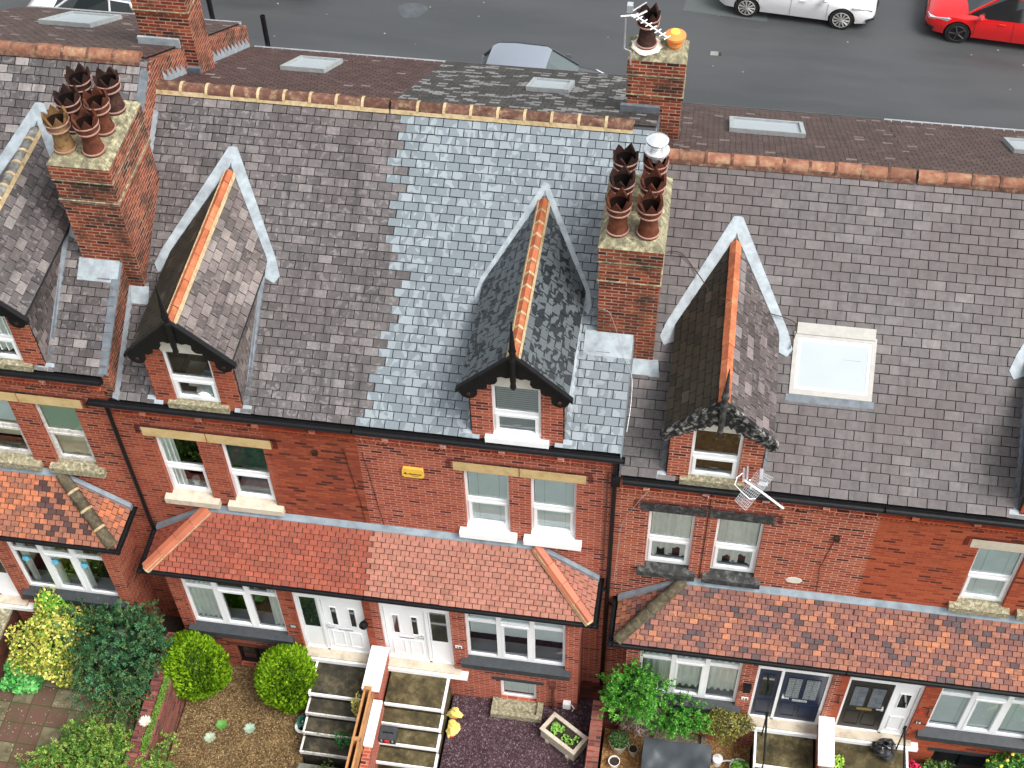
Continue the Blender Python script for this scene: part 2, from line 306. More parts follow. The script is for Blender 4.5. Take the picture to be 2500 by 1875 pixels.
def tiles(mb,O,U,Vv,w,h,tw,g,col,half=(),thick=.028,lift=.022,gap=.015,keep=None,jit=.004,toprow=False,u0=0.,vg=.012,edge=(.022,.02,.02)):
    """overlapping courses on the plane O + u*U + v*Vv; half: list of half planes to clip to; keep(row,uc,vc)->bool"""
    U=Vector(U).normalized(); Vv=Vector(Vv).normalized(); Nn=U.cross(Vv); O=Vector(O); rows=int(math.ceil(h/g))
    for r in range(rows):
        v0=r*g+vg; v1=min(r*g+g+.001,h); 
        if toprow and r>=rows-2: v0=(rows-2)*g; v1=h
        if toprow and r==rows-1: continue
        off=(r%2)*tw*.5+random.uniform(-.012,.012)+u0; k0=int(math.floor((0-off)/tw))-1; k1=int(math.ceil((w-off)/tw))+1
        for k in range(k0,k1):
            ua=off+k*tw+gap/2; ub=ua+tw-gap; ua=max(ua,0); ub=min(ub,w)
            if ub-ua<.015: continue
            uc=off+(k+.5)*tw
            if keep and not keep(r,uc,v0): continue
            d=random.uniform(-jit,jit); poly=[(ua,v0+d),(ub,v0+d+random.uniform(-jit,jit)*.6),(ub,v1),(ua,v1)]
            for hp in half:
                poly=clip(poly,*hp)
                if len(poly)<3: break
            if len(poly)<3: continue
            t=col(r,uc,v0); l=lift*random.uniform(.8,1.35)
            top=[O+U*u+Vv*v+Nn*(.003+l*max(0,1-(v-v0)/g)+thick*.5) for u,v in poly]; bot=[p-Nn*thick for p in top]
            mb.face(top,t)
            for i in range(len(top)):
                j=(i+1)%len(top)
                if poly[i][1]>v1-.001 and poly[j][1]>v1-.001: continue
                mb.face([top[i],bot[i],bot[j],top[j]][::-1],edge)  # edges near black: joint dirt together with tail shadow put into the colour
    return mb
def rc(a,b): f=random.random(); return tuple(x+(y-x)*f for x,y in zip(a,b))
def vc(c,v): f=1+random.uniform(-v,v); return tuple(x*f for x in c)
# ---------------- building pieces ----------------
RS=.6748; RR=.5727; YB=-.849
def rz(y,dz): return 5.6+(y+.15)*RS+dz
def rrz(y,dz): return 8.881-(y-4.712)*RR+dz
def wallxz(mb,x0,x1,z0,z1,y0,y1,holes=(),ends=True,tint=(1,1,1)):
    if x0>x1: x0,x1=x1,x0
    H=[(min(a,b),max(a,b),c,d) for a,b,c,d in holes]
    xs=sorted({x0,x1,*[h[0] for h in H],*[h[1] for h in H]}); zs=sorted({z0,z1,*[h[2] for h in H],*[h[3] for h in H]})
    for i in range(len(xs)-1):
        for k in range(len(zs)-1):
            xm=(xs[i]+xs[i+1])/2; zm=(zs[k]+zs[k+1])/2
            if any(h[0]<xm<h[1] and h[2]<zm<h[3] for h in H): continue
            a,b,c,d=xs[i],xs[i+1],zs[k],zs[k+1]
            mb.face([(a,y0,c),(b,y0,c),(b,y0,d),(a,y0,d)],tint); mb.face([(b,y1,c),(a,y1,c),(a,y1,d),(b,y1,d)],tint)
    for a,b,c,d in H:
        mb.face([(a,y0,c),(a,y1,c),(a,y1,d),(a,y0,d)],tint); mb.face([(b,y1,c),(b,y0,c),(b,y0,d),(b,y1,d)],tint)
        mb.face([(a,y0,d),(a,y1,d),(b,y1,d),(b,y0,d)],tint); mb.face([(a,y1,c),(a,y0,c),(b,y0,c),(b,y1,c)],tint)
    if ends:
        mb.face([(x0,y1,z0),(x0,y0,z0),(x0,y0,z1),(x0,y1,z1)],tint); mb.face([(x1,y0,z0),(x1,y1,z0),(x1,y1,z1),(x1,y0,z1)],tint)
        mb.face([(x0,y0,z1),(x1,y0,z1),(x1,y1,z1),(x0,y1,z1)],tint)
    return mb
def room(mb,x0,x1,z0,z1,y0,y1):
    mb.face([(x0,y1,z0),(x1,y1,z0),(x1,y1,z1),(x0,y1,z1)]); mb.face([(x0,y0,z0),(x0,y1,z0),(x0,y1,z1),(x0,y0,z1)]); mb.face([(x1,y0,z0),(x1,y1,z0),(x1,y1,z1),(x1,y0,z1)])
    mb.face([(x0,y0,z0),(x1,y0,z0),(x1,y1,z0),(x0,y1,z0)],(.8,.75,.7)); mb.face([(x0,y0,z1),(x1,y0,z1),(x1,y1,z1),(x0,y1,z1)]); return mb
def rectframe(mb,x0,x1,z0,z1,y0,y1,w,wb=None,wt=None):
    wb=wb or w; wt=wt or w
    mb.box(x0,x0+w,y0,y1,z0,z1); mb.box(x1-w,x1,y0,y1,z0,z1); mb.box(x0+w,x1-w,y0,y1,z0,z0+wb); mb.box(x0+w,x1-w,y0,y1,z1-wt,z1); return mb
def wavy(mb,x0,x1,z0,z1,y,amp=.025,wl=.11,flare=0,tint=(1,1,1)):
    n=max(6,int((x1-x0)/wl*6)); xc=(x0+x1)/2
    P=[(x0+(x1-x0)*i/n,y+amp*math.sin(i/6*2*math.pi+x0*7)) for i in range(n+1)]
    for (xa,ya),(xb,yb) in zip(P,P[1:]):
        fa=xc+(xa-xc)*(1+flare); fb=xc+(xb-xc)*(1+flare); mb.face([(fa,ya,z0),(fb,yb,z0),(xb,yb,z1),(xa,ya,z1)],tint)
    return mb
def cover(kind,x0,x1,z0,z1,y,P):
    """what hangs behind the glass"""
    h=z1-z0
    if kind=='nets':
        b=MB(); zb=z0+.12*h; wavy(b,x0,x1,zb,z1,y,.03,.13); b.build('net_curtain','curtain',P)
    elif kind=='netsgap':
        b=MB(); k=5; w=(x1-x0)/k
        for i in range(k): wavy(b,x0+i*w,x0+(i+1)*w,z0+(.06,.2,.1,.24,.08)[i]*h,z1,y,.02,w)
        b.build('net_curtain','curtain',P)
    elif kind=='blind': b=MB(); b.box(x0,x1,y,y+.01,z0+.03,z1); [b.box(x0+f*(x1-x0)-.003,x0+f*(x1-x0)+.003,y-.006,y,z0+.03,z1,(.6,.62,.6)) for f in (.25,.8)]; b.build('blind','blind',P)
    elif kind=='halfblind': MB().box(x0,x1,y,y+.01,z0+.42*h,z1).build('blind','blind',P)
    elif kind=='slats':
        b=MB(); n=22
        for i in range(n): z=z0+.03+(h-.03)*i/n; b.hexa([(x0,y-.012,z),(x1,y-.012,z),(x1,y+.016,z+.012),(x0,y+.016,z+.012)],[(x0,y-.012,z+.003),(x1,y-.012,z+.003),(x1,y+.016,z+.015),(x0,y+.016,z+.015)])
        b.build('venetian_blind','blind',P)
    elif kind=='mint': MB().box(x0,x1,y,y+.02,z0+.48*h,z1-.1*h).build('blind','blindg',P); MB().box(x0,x1,y+.03,y+.05,z0,z0+.5*h).box(x0,x1,y+.03,y+.05,z1-.12*h,z1).build('board','board',P)
    elif kind=='mintlow': MB().box(x0,x1,y,y+.02,z0+.55*h,z1-.1*h).build('blind','blind',P); MB().box(x0,x1,y+.03,y+.05,z0+.25*h,z0+.55*h).build('board','board',P)
    elif kind=='leftcurtain': wavy(MB(),x0,x0+.36*(x1-x0),z0+.02,z1,y,.03,.09,.1).build('curtain','curtain',P); b=MB(); b.lathe(((x0+x1)/2+.05,y+.06,z0+.05),[(.0,0),(.06,0),(.075,.16),(.0,.16)],12); b.build('vase','curtain',P)
    elif kind=='greentop': MB().box(x0,x1,y+.02,y+.03,z0+.5*h,z1).build('curtain','curtaing',P); b=MB(); b.hexa([(x0,y,z0+.01),(x1,y,z0+.01),(x1,y+.5,z0+.01),(x0,y+.5,z0+.01)],[(x0,y,z0+.02),(x1,y,z0+.02),(x1,y+.5,z0+.35),(x0,y+.5,z0+.35)]); b.build('bed_cover','metal',P)
    elif kind=='sidecurtains':
        w=x1-x0; wavy(MB(),x0,x0+.27*w,z0+.02,z1,y,.03,.1,.08).build('curtain','curtain',P); wavy(MB(),x1-.1*w,x1,z0+.02,z1,y,.03,.08,.3).build('curtain','curtain',P)
    elif kind=='tied':
        for i in range(3):
            a=x0+(x1-x0)*(i/3); w=(x1-x0)/3; wavy(MB(),a+.04,a+.36*w,z0+.05,z1,y,.03,.07,-.3).build('curtain','curtain',P)
            b=MB(); b.lathe((a+.24*w,y-.03,z0+.56*h),[(.0,-.05),(.1,-.02),(.03,0),(.09,.03),(0,.05)],5,(.12,.4,.55)); b.build('curtain_bow','blind',P)
    elif kind=='clutter':
        b=MB(); b.box(x0+.1,x0+.4,y+.2,y+.5,z0,z0+.35,(1,.9,.8)); b.box(x0+.5,x1-.06,y+.1,y+.16,z0+.1,z0+.55,(.4,.8,1.)); b.lathe((x1-.25,y+.1,z0),[(0,0),(.14,.01),(.18,.1),(.1,.2),(0,.22)],10); b.build('window_clutter','blind',P)
def sash(pf,x0,x1,z0,z1,y,kind,pc=None,frame='white',mid=.47,name='window',glass='glass',depth=1.6,single=False):
    """white frame with a fixed upper light and a heavier lower sash"""
    b=MB(); rectframe(b,x0,x1,z0,z1,y,y+.07,.05,wb=.075)
    zm=z0+(z1-z0)*mid
    if not single:
        b.box(x0+.05,x1-.05,y,y+.07,zm-.045,zm+.045); rectframe(b,x0+.05,x1-.05,z0+.075,zm-.045,y-.02,y+.06,.055,wb=.06)
        b.box((x0+x1)/2-.07,(x0+x1)/2+.07,y-.045,y-.02,z0+.15,z0+.17)
    fr=b.build(name,frame,pf); P=pc or fr
    g=MB(); g.face([(x0+.04,y+.03,z0+.05),(x1-.04,y+.03,z0+.05),(x1-.04,y+.03,z1-.03),(x0+.04,y+.03,z1-.03)]); g.build('window_pane' if pc else 'pane',glass,P)
    cover(kind,x0+.06,x1-.06,z0+.08,z1-.03,y+.055,P)
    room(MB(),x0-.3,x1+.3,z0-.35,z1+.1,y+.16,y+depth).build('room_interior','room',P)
    # timber board and inner sill close the gap between frame and room
    MB().box(x0,x1,y+.07,y+.16,z0-.02,z0+.06).build('inner_sill','white',P)
    return fr
def sill(P,x0,x1,z,y0,y1,mat,h=.15,name='sill',drop=.05):
    b=MB(); b.hexa([(x0,y0,z-h),(x1,y0,z-h),(x1,y1,z-h),(x0,y1,z-h)],[(x0,y0,z-drop),(x1,y0,z-drop),(x1,y1,z),(x0,y1,z)]); return b.build(name,mat,P)
def gutter(mb,a,b,r=.065,side=-1):
    """open half-round channel between two points"""
    a=Vector(a);b=Vector(b); d=(b-a).normalized(); n=Vector((0,0,1)).cross(d)
    for (ra,tt) in ((r,1),(r-.01,1)):
        p=[[q+n*ra*math.cos(t)+Vector((0,0,1))*ra*math.sin(t) for t in [math.pi+math.pi*k/8 for k in range(9)]] for q in (a,b)]
        for k in range(8): mb.face([p[0][k],p[1][k],p[1][k+1],p[0][k+1]])
    for s_ in (-1,1): mb.tube([a+n*r*s_,b+n*r*s_],.009,6)
    for q in (a,b): mb.face([q+n*r*math.cos(t)+Vector((0,0,1))*r*math.sin(t) for t in [math.pi+math.pi*k/8 for k in range(9)]])
    return mb
def arch(mb,a,b,r,n=8,rz_=None,tint=(1,1,1),sweep=math.pi):
    a=Vector(a);b=Vector(b); d=(b-a).normalized(); s=Vector((0,0,1)).cross(d).normalized(); u=d.cross(s); rz_=rz_ or r
    A=[(math.pi-sweep)/2+sweep*k/n for k in range(n+1)]
    ring=lambda q,rr:[q+s*rr*math.cos(t)+u*rr*(rz_/r)*math.sin(t) for t in A]
    p,q=ring(a,r),ring(b,r)
    for k in range(n): mb.face([p[k],p[k+1],q[k+1],q[k]],tint)
    mb.face(p,tint); mb.face(list(reversed(q)),tint); return mb
def ridge(P,a,b,r,seg,mat,jmat,name='ridge_tiles',n=8,collar=.02,jn='ridge_mortar',flank=True,wob=.006,fl=.05):
    a=Vector(a);b=Vector(b); L=(b-a).length; d=(b-a)/L; k=max(1,round(L/seg)); s=L/k; t=MB(); j=MB()
    for i in range(k):
        o=Vector((0,random.uniform(-wob,wob),random.uniform(-wob,wob))); tt=vc((1,1,1),.22)
        arch(t,a+d*(i*s+.004)+o,a+d*((i+1)*s-.004)+o,r*random.uniform(.97,1.03),n,tint=tt)
        if i and collar: arch(j,a+d*(i*s-.025),a+d*(i*s+.025),r+collar,n,tint=vc((1,1,1),.1))
    if flank:
        sd=Vector((0,0,1)).cross(d).normalized()
        for q in (-1,1): j.prism([a+sd*q*(r-.01)+Vector((0,0,.045)),a+sd*q*(r+fl)-Vector((0,0,.035)),a+sd*q*(r-.05)-Vector((0,0,.035))],b-a)
    t.build(name,mat,P,smooth=True)
    if j.f: j.build(jn,jmat,P)
def chim_pot(P,x,y,z,h=.82,r=.17,mat='pot',cowl=False,seed=0):
    R=random.Random(seed); b=MB(); k=r/.17
    prof=[(.17*k,0),(.178*k,.10*h),(.165*k,.16*h),(.14*k,.45*h),(.14*k,.55*h),(.175*k,.62*h),(.19*k,.66*h),(.185*k,.76*h),(.2*k,.8*h)]
    b.lathe((x,y,z),prof,24); ri=.17*k; cn=len(b.t)
    # crown: six pointed teeth standing on the rim
    a0=R.random()
    for t in range(6):
        A=[a0+2*math.pi*(t+f)/6 for f in (.0,.25,.5,.75,1.)]; hh=[0,.10,.2*R.uniform(.85,1.1),.10,0]
        o=[(x+(.2*k)*math.cos(q),y+(.2*k)*math.sin(q),z+.8*h) for q in A]; tp=[(x+(.2*k+.012)*math.cos(q),y+(.2*k+.012)*math.sin(q),z+(.8+w)*h+.012) for q,w in zip(A,hh)]
        i_=[(x+ri*math.cos(q),y+ri*math.sin(q),z+.8*h) for q in A]; it=[(x+ri*math.cos(q),y+ri*math.sin(q),z+(.8+w)*h+.012) for q,w in zip(A,hh)]
        for q in range(4): b.face([o[q],o[q+1],tp[q+1],tp[q]]); b.face([i_[q+1],i_[q],it[q],it[q+1]]); b.face([tp[q],tp[q+1],it[q+1],it[q]])
    b.t=b.t[:cn]+[(.62,.58,.56)]*(len(b.t)-cn)
    b.lathe((x,y,z),[(ri,.8*h),(.13*k,.6*h),(.12*k,.3*h)],24,(.06,.05,.05))
    p=b.build('chimney_pot',mat,P,smooth=True)
    g=MB()
    for zz,rr in ((.13*h,.18*k),(.64*h,.19*k),(.8*h,.202*k)): g.lathe((x,y,z+zz),[(rr-.01,-.016),(rr+.012,-.012),(rr+.014,.008),(rr-.005,.014)],24)
    for q in range(len(g.t)): g.t[q]=(1,.9,.85)
    return p,g
def stack(P,x0,x1,y0,y1,zt,zb,pots,seed=1,pot='pot',bands=(.0,.3,.62)):
    """brick chimney: body, two oversailing bands, cement flaunching, pots"""
    b=MB(); e=.03
    b.box(x0,x1,y0,y1,zb,zt-.95); b.box(x0-e,x1+e,y0-e,y1+e,zt-.95,zt-.87); b.box(x0-.012,x1+.012,y0-.012,y1+.012,zt-.87,zt-.42)
    b.box(x0-e,x1+e,y0-e,y1+e,zt-.42,zt-.1)
    body=b.build('chimney_stack','brick_ch',P)
    l=MB(); l.box(x0-e-.006,x1+e+.006,y0-e-.006,y1+e+.006,zt-.44,zt-.415); l.box(x0-e-.006,x1+e+.006,y0-e-.006,y1+e+.006,zt-.885,zt-.868); l.build('drip_ledge','flaunch',body)
    f=MB(); c=.07
    B=[(x0-e-.01,y0-e-.01,zt-.1),(x1+e+.01,y0-e-.01,zt-.1),(x1+e+.01,y1+e+.01,zt-.1),(x0-e-.01,y1+e+.01,zt-.1)]; T=[(x0+c,y0+c,zt+.03),(x1-c,y0+c,zt+.03),(x1-c,y1-c,zt+.03),(x0+c,y1-c,zt+.03)]
    f.hexa(B,T); f.build('flaunching','flaunch',body)
    rings=MB()
    for i,(px,py,kind) in enumerate(pots):
        p,g=chim_pot(body,px,py,zt-.02,mat={'d':'potdk','b':'potbuff'}.get(kind,pot),seed=seed*10+i); rings.v
        off=len(rings.v); rings.v+=g.v; rings.f+=[tuple(q+off for q in ff) for ff in g.f]; rings.t+=g.t; rings.u+=g.u
        if kind=='c':
            q=MB(); z=zt-.02+.72; q.lathe((px,py,z),[(.13,0),(.13,.12),(.2,.14),(.21,.2),(.15,.22),(.08,.24),(.08,.34),(.18,.36),(.185,.40),(.1,.46),(.0,.48)],24); q.build('cowl','steel',body,smooth=True)
    rings.build('pot_rings','potrim',body)
    return body
def lead(P,pts,name='lead_flashing',mat='lead',th=.012):
    """sheet of lead lying on the slates"""
    b=MB(); b.prism(pts,(0,0,-th)); return b.build(name,mat,P)
def dormer(H,dx,dz,st):
    b=MB(); y=-.02
    for s in (-1,1):
        b.box(dx+s*.79 if s<0 else dx+.42,dx-.42 if s<0 else dx+.79,y,y+.24,5.58+dz,7.12+dz)
    b.box(dx-.42,dx+.42,y,y+.24,5.50+dz,5.66+dz)
    D=b.build('dormer',st['brick'],H)
    g=MB(); g.prism([(dx-.78,y+.012,7.07+dz),(dx+.78,y+.012,7.07+dz),(dx+.78,y+.012,7.2+dz),(dx,y+.012,8.04+dz),(dx-.78,y+.012,7.2+dz)],(0,.1,0)); g.build('gable_panel','cream',D)
    sash(D,dx-.42,dx+.42,5.72+dz,7.10+dz,y+.05,st['cover'],pc=D,name='window_frame',mid=.45,depth=1.5)
    sill(D,dx-.56,dx+.56,5.75+dz,-.10,.05,st['sill'],.15,name='dormer_sill',drop=.01)
    h=1.282; sc=RS
    # roof slopes
    for s,mat,col in ((1,st['rm'],st['rc']),(-1,st['lm'],st['lc'])):
        t=MB()
        if s>0: tiles(t,(dx+.898,-.22,7.191+dz),(0,1,0),(-.898,0,.915),3.8,h,.26,.165,col,[(1,-1.36/h,2.43)],lift=.009)
        else: tiles(t,(dx-.898,3.58,7.191+dz),(0,-1,0),(.898,0,.915),3.8,h,.26,.165,col,[(-1,-1.36/h,-1.38)],lift=.009)
        t.face([(dx+s*.898,-.22,7.18+dz),(dx+s*.898,2.3,7.18+dz),(dx,3.6,8.095+dz),(dx,-.22,8.095+dz)],(.1,.1,.1))
        t.build('dormer_roof',mat,D)
    sp=MB(); sp.prism([(dx-.89,-.21,7.15+dz),(dx,-.21,8.06+dz),(dx+.89,-.21,7.15+dz),(dx+.89,-.21,7.10+dz),(dx,-.21,8.0+dz),(dx-.89,-.21,7.10+dz)],(0,2.3,0)); sp.build('roof_deck','under',D)
    ridge(D,(dx,-.2,8.075+dz),(dx,3.45,8.075+dz),.10,.3,st['rt'],'mortar',n=2 if st['rt']=='ridge_new' else 6,collar=st.get('collar',.008),flank=st.get('flank',True),name='dormer_ridge',jn='dormer_ridge_mortar',fl=.022)
    # cheeks hung with slate
    for s in (-1,1):
        c=MB(); x=dx+s*.80
        c.prism([(x,y+.05,5.6+dz),(x,2.35,7.25+dz),(x,y+.05,7.12+dz)],(-s*.02,0,0),(.1,.09,.09))
        if s>0: tiles(c,(x,y+.02,5.6+dz),(0,1,0),(0,0,1),2.3,1.56,.25,.17,st['cc'],[(RS,-1,-RS*.29)],lift=.008)
        else: tiles(c,(x,2.32,5.6+dz),(0,-1,0),(0,0,1),2.3,1.56,.25,.17,st['cc'],[(-RS,-1,-RS*2.47)],lift=.008)
        c.build('dormer_cheek','slate_old',D)
    # bargeboard with scalloped lower edge and round end bosses
    bb=MB(); half=[(0,8.15),(.94,7.2),(.92,7.08),(.87,6.99),(.77,6.95),(.68,6.98),(.62,7.06),(.62,7.2),(.57,7.23),(.53,7.21),(.50,7.25),(.45,7.26),(.44,7.38),(.36,7.38),(.31,7.40),(.27,7.47),(.28,7.57),(.2,7.6),(.12,7.57),(.06,7.6),(.0,7.6)]
    if st.get('ornate'):
        half=[(0,8.15),(.94,7.2),(.93,7.03),(.87,6.97)]
        for i in range(8):
            f=i/7; xx=.82-.76*f; zz=7.06+.50*f; half+=[(xx,zz-.03-.025*(i%2)),(max(xx-.05,.01),zz+.06)]
        half.append((0,7.62))
    for s in (-1,1): bb.prism([(dx+s*a,-.235,zz+dz) for a,zz in half],(0,.035,0))
    for s in (-1,1): bb.prism([(dx,-.262,8.17+dz),(dx+s*.98,-.262,7.18+dz),(dx+s*.98,-.262,7.10+dz),(dx,-.262,8.08+dz)],(0,.09,0))
    if st.get('ornate'): bb.build('bargeboard','peeling',D)
    else:
        bb.build('bargeboard','black',D)
        for s in (-1,1): bo=MB(); bo.tube([(dx+s*.76,-.25,7.08+dz),(dx+s*.76,-.2,7.08+dz)],.035,10); bo.build('boss','potdk',D)
    fn=MB(); fn.lathe((dx,-.27,0),[(.0,7.33+dz),(.035,7.36+dz),(.055,7.42+dz),(.045,7.5+dz),(.055,7.6+dz),(.055,8.1+dz),(.07,8.13+dz),(.05,8.18+dz),(.055,8.28+dz),(.07,8.31+dz),(.055,8.36+dz),(.03,8.7+dz),(.01,9.0+dz),(.0,9.05+dz)],8); fn.build('finial','stonedk' if st.get('ornate') else 'black',D)
    # lead on the valley lines
    w=st.get('lead',.17)*.8
    for s in (-1,1):
        pl=[(0,3.62),(0,3.62+w*1.5),(w*.5,3.62+w*1.45),(.90+w,2.22),(.93+w*1.45,1.98),(.93+w*.9,1.86),(.89,1.93),(.89,2.22),(.02,3.55)]
        lead(D,[(dx+s*a,yy,rz(yy,dz)+.045) for a,yy in pl],'valley_lead',th=.02)
    for s in (-1,1): lead(D,[(dx+s*a,yy,rz(yy,dz)+.03) for a,yy in ((.66,-.09),(.96,-.09),(.96,.03),(.80,.03),(.80,-.03),(.66,-.03))],'apron_lead')
    for s in (-1,1): sk=MB(); sk.prism([(dx+s*.81,.0,rz(.0,dz)+.02),(dx+s*.9,.0,rz(0,dz)+.03),(dx+s*.9,1.95,rz(1.95,dz)+.03),(dx+s*.81,1.95,rz(1.95,dz)+.12)],(0,0,-.02)); sk.build('soaker_lead','leaddk' if not st.get('newlead') else 'lead',D)
    return D
print('pieces ok')
# ---------------- houses ----------------
def slate_col(lo,hi,light,pl,zone=None):
    def f(r,u,v):
        p=pl
        if zone: p=pl*zone(u,v)
        return vc(light,.12) if random.random()<p else vc(rc(lo,hi),.06)
    return f
OLD=slate_col((.075,.068,.067),(.125,.113,.112),(.17,.155,.15),.1)
OLDL=slate_col((.06,.055,.055),(.14,.127,.125),(.25,.23,.22),.22)
OLDD=slate_col((.05,.045,.046),(.12,.107,.105),(.2,.18,.17),.2)
BIG=slate_col((.09,.08,.079),(.118,.105,.103),(.145,.13,.126),.12)
NEW=lambda r,u,v:(random.uniform(.2,.8),random.uniform(.2,.8),random.uniform(.2,.8))
MOSS=slate_col((.018,.015,.009),(.036,.029,.018),(.06,.05,.035),.06)
DPK=slate_col((.075,.062,.058),(.165,.135,.125),(.22,.185,.17),.2)
DPK3=slate_col((.045,.037,.035),(.11,.09,.085),(.2,.165,.16),.2)
REAR=slate_col((.055,.028,.025),(.085,.045,.039),(.19,.15,.14),.02)
REAR2=slate_col((.035,.033,.03),(.06,.056,.052),(.2,.195,.195),.26)
REAR3=slate_col((.06,.038,.034),(.09,.057,.05),(.18,.14,.13),.04)
CL1=lambda r,u,v:vc(rc((.225,.052,.03),(.30,.074,.042)),.06)
CL2=lambda r,u,v:vc(rc((.315,.13,.09),(.375,.16,.113)),.05)
def CLM(r,u,v):
    f=random.random()+.18*math.sin(u*2.1+r*.7)
    if f<.12: return vc((.09,.06,.06),.2)
    if f<.55: return vc((.2,.088,.07),.18)
    if f<.92: return vc((.28,.115,.075),.12)
    return vc((.38,.15,.08),.1)
def CLO(r,u,v):
    f=random.random()+(.35 if u>2.8 else 0)
    if f>1.05: return vc((.07,.035,.03),.3)
    return vc((.42,.14,.065),.1) if f<.45 else vc((.27,.105,.062),.15)
def bound(r):
    pts=[(0,4.72),(3,4.78),(6,4.95),(9,5.0),(12,4.95),(16,5.25),(19,4.9),(22,4.82),(26,4.86),(30,4.82),(34,4.86),(38,4.5)]
    for (a,b),(c,d) in zip(pts,pts[1:]):
        if a<=r<=c: x=b+(d-b)*(r-a)/(c-a); break
    else: x=4.6
    return x+(.16 if (r*7919)%5 in (1,3) else -.06)
BL={0:(-4.772,.611),1:(4.588,0.),2:(13.948,-.605)}
def house(blk,s,label,P):
    m,dz=BL[blk]; X=lambda t:m+s*t
    x_in=m; x_out={(0,1):.20,(1,-1):.20,(1,1):9.34,(2,-1):9.34,(2,1):18.7,(0,-1):-9.2}[(blk,s)]
    wx={(0,1):.10,(1,-1):.10,(1,1):9.27,(2,-1):9.27,(2,1):18.6}[(blk,s)]
    H=thing('terraced_house',label,'house',(X(2.3),0,-2.6+dz),'houses of the red brick terrace'); a,b=min(x_in,x_out),max(x_in,x_out); xa,xb=min(x_in,wx),max(x_in,wx)
    bk=P['brick']; gz=-2.62+dz
    # front wall above and beside the ground floor projection
    w=MB(); T1,T2=P['win']; hz=(2.60+dz,4.52+dz)
    holes=[(X(t),X(t+.84),*hz) for t in (T1,T2)]
    wallxz(w,xa,xb,1.2+dz,5.52+dz,0,.25,holes); wallxz(w,X(4.0),wx,gz-.4,1.2+dz,0,.25)
    w.build('front_wall',bk,H)
    # ground floor projection
    bw=MB(); d0,d1=.16,1.612; w0,w1=1.908,3.93
    hs=[(X(w0),X(w1),-.99+dz,.98+dz),(X(d0),X(d1),-1.50+dz,.98+dz)]
    bs=P.get('base'); 
    if bs: hs.append((X(bs[0]),X(bs[1]),bs[2]+dz,bs[3]+dz))
    wallxz(bw,X(0),X(4.205),gz-.4,1.36+dz,YB,-.6,hs)
    xs=X(4.205); bw.box(min(xs,xs-s*.25),max(xs,xs-s*.25),-.6,0,gz-.4,1.36+dz)
    bw.build('bay_wall',P.get('bbrick',bk),H)
    # gable to the next block
    gw=MB()
    if s>0: gw.prism([(wx,0.02,5.4+dz),(wx,9.3,5.4+dz),(wx,9.3,rrz(9.3,dz)-.03),(wx,4.712,8.84+dz),(wx,.02,rz(.02,dz)-.03)],(-.2,0,0)); gw.build('gable_wall',bk if blk else 'brick_ch',H)
    rw=MB(); rw.box(xa,xb,9.1,9.32,-2+dz,rrz(9.35,dz)-.06); rw.build('rear_wall','brick_e',H)
    # front slates
    t=MB(); L=math.hypot(4.862,4.862*RS); cc=P['slate']; tw,gg=P.get('sz',(.262,.156))
    keep=None
    if blk==1: keep=(lambda r,u,v:u+.2<bound(r)) if s<0 else (lambda r,u,v:u+.2>=bound(r))
    ox,ww=(a,b-a) if blk!=1 else (.2,9.14)
    kd=keep; dxx=P['dormer']   # the roof is open under the dormer
    keep=lambda r,u,v:(kd is None or kd(r,u,v)) and not (abs(ox+u-dxx)<.70 and -.085+v*.829<1.9)
    tiles(t,(ox,-.085,rz(-.085,dz)),(1,0,0),(0,1,RS),ww,L-.15,tw,gg,cc,keep=keep,lift=.012)
    d=-.012*(1.5 if blk==1 and s>0 else 1); q0,q1=(a,b) if blk!=1 else ((a,5.5) if s<0 else (4.5,b))
    for (e0,e1,ya) in ((q0,dxx-.76,-.06),(dxx-.76,dxx+.76,1.95),(dxx+.76,q1,-.06)): t.face([(e0,ya,rz(ya,dz)+d),(e1,ya,rz(ya,dz)+d),(e1,4.712,8.881+dz+d),(e0,4.712,8.881+dz+d)],(.03,.03,.03))
    R=t.build('slate_roof',P['smat'],H)
    t=MB(); L2=math.hypot(4.723,4.723*RR)
    ra,rb=a,b
    if blk==1: ra,rb=(a,4.55) if s<0 else (4.55,b)
    if blk==0: rb=.12
    tiles(t,(rb,9.435,6.176+dz),(-1,0,0),(0,-1,RR),rb-ra,L2-.06,.21,.135,P['rear'],lift=.008,thick=.006)
    t.face([(ra,4.712,8.87+dz),(rb,4.712,8.87+dz),(rb,9.42,6.168+dz),(ra,9.42,6.168+dz)],(.03,.03,.03))
    t.build('rear_slate_roof','slate_rear',H)
    x0,x1=(a+.02,b-.02)
    if blk==1 and s>0: x1=8.95
    if blk==0: x1=.05
    if blk==2 and s<0: x0=9.36
    ridge(H,(x0,4.712,8.86+dz),(x1,4.712,8.86+dz),.135,.475,P['ridge'],P.get('rj','mortar'),collar=P.get('rcol',.012),flank=True,fl=.025)
    # eaves: fascia, gutter, dentils
    g=MB(); ga={(1,-1):-.29,(1,1):4.588,(2,-1):9.40,(2,1):m,(0,1):m}[(blk,s)]; gb={(1,-1):4.588,(1,1):9.42,(2,-1):m,(2,1):18.7,(0,1):.12}[(blk,s)]
    gutter(g,(ga,-.15,5.575+dz),(gb,-.15,5.575+dz),.072); g.build('gutter','black',H)
    MB().box(max(xa,ga),min(xb,gb),-.07,.0,5.42+dz,5.60+dz).build('fascia','black',H)
    q=MB(); n=int((xb-xa)/.085)
    for i in range(n): q.box(xa+.02+i*.085,xa+.062+i*.085,-.045,0,5.13+dz,5.2+dz,vc((.9,.9,.9),.2))
    q.box(xa,xb,-.06,0,5.2+dz,5.24+dz,(1.3,1.1,1)); q.box(xa,xb,-.02,0,5.09+dz,5.13+dz)
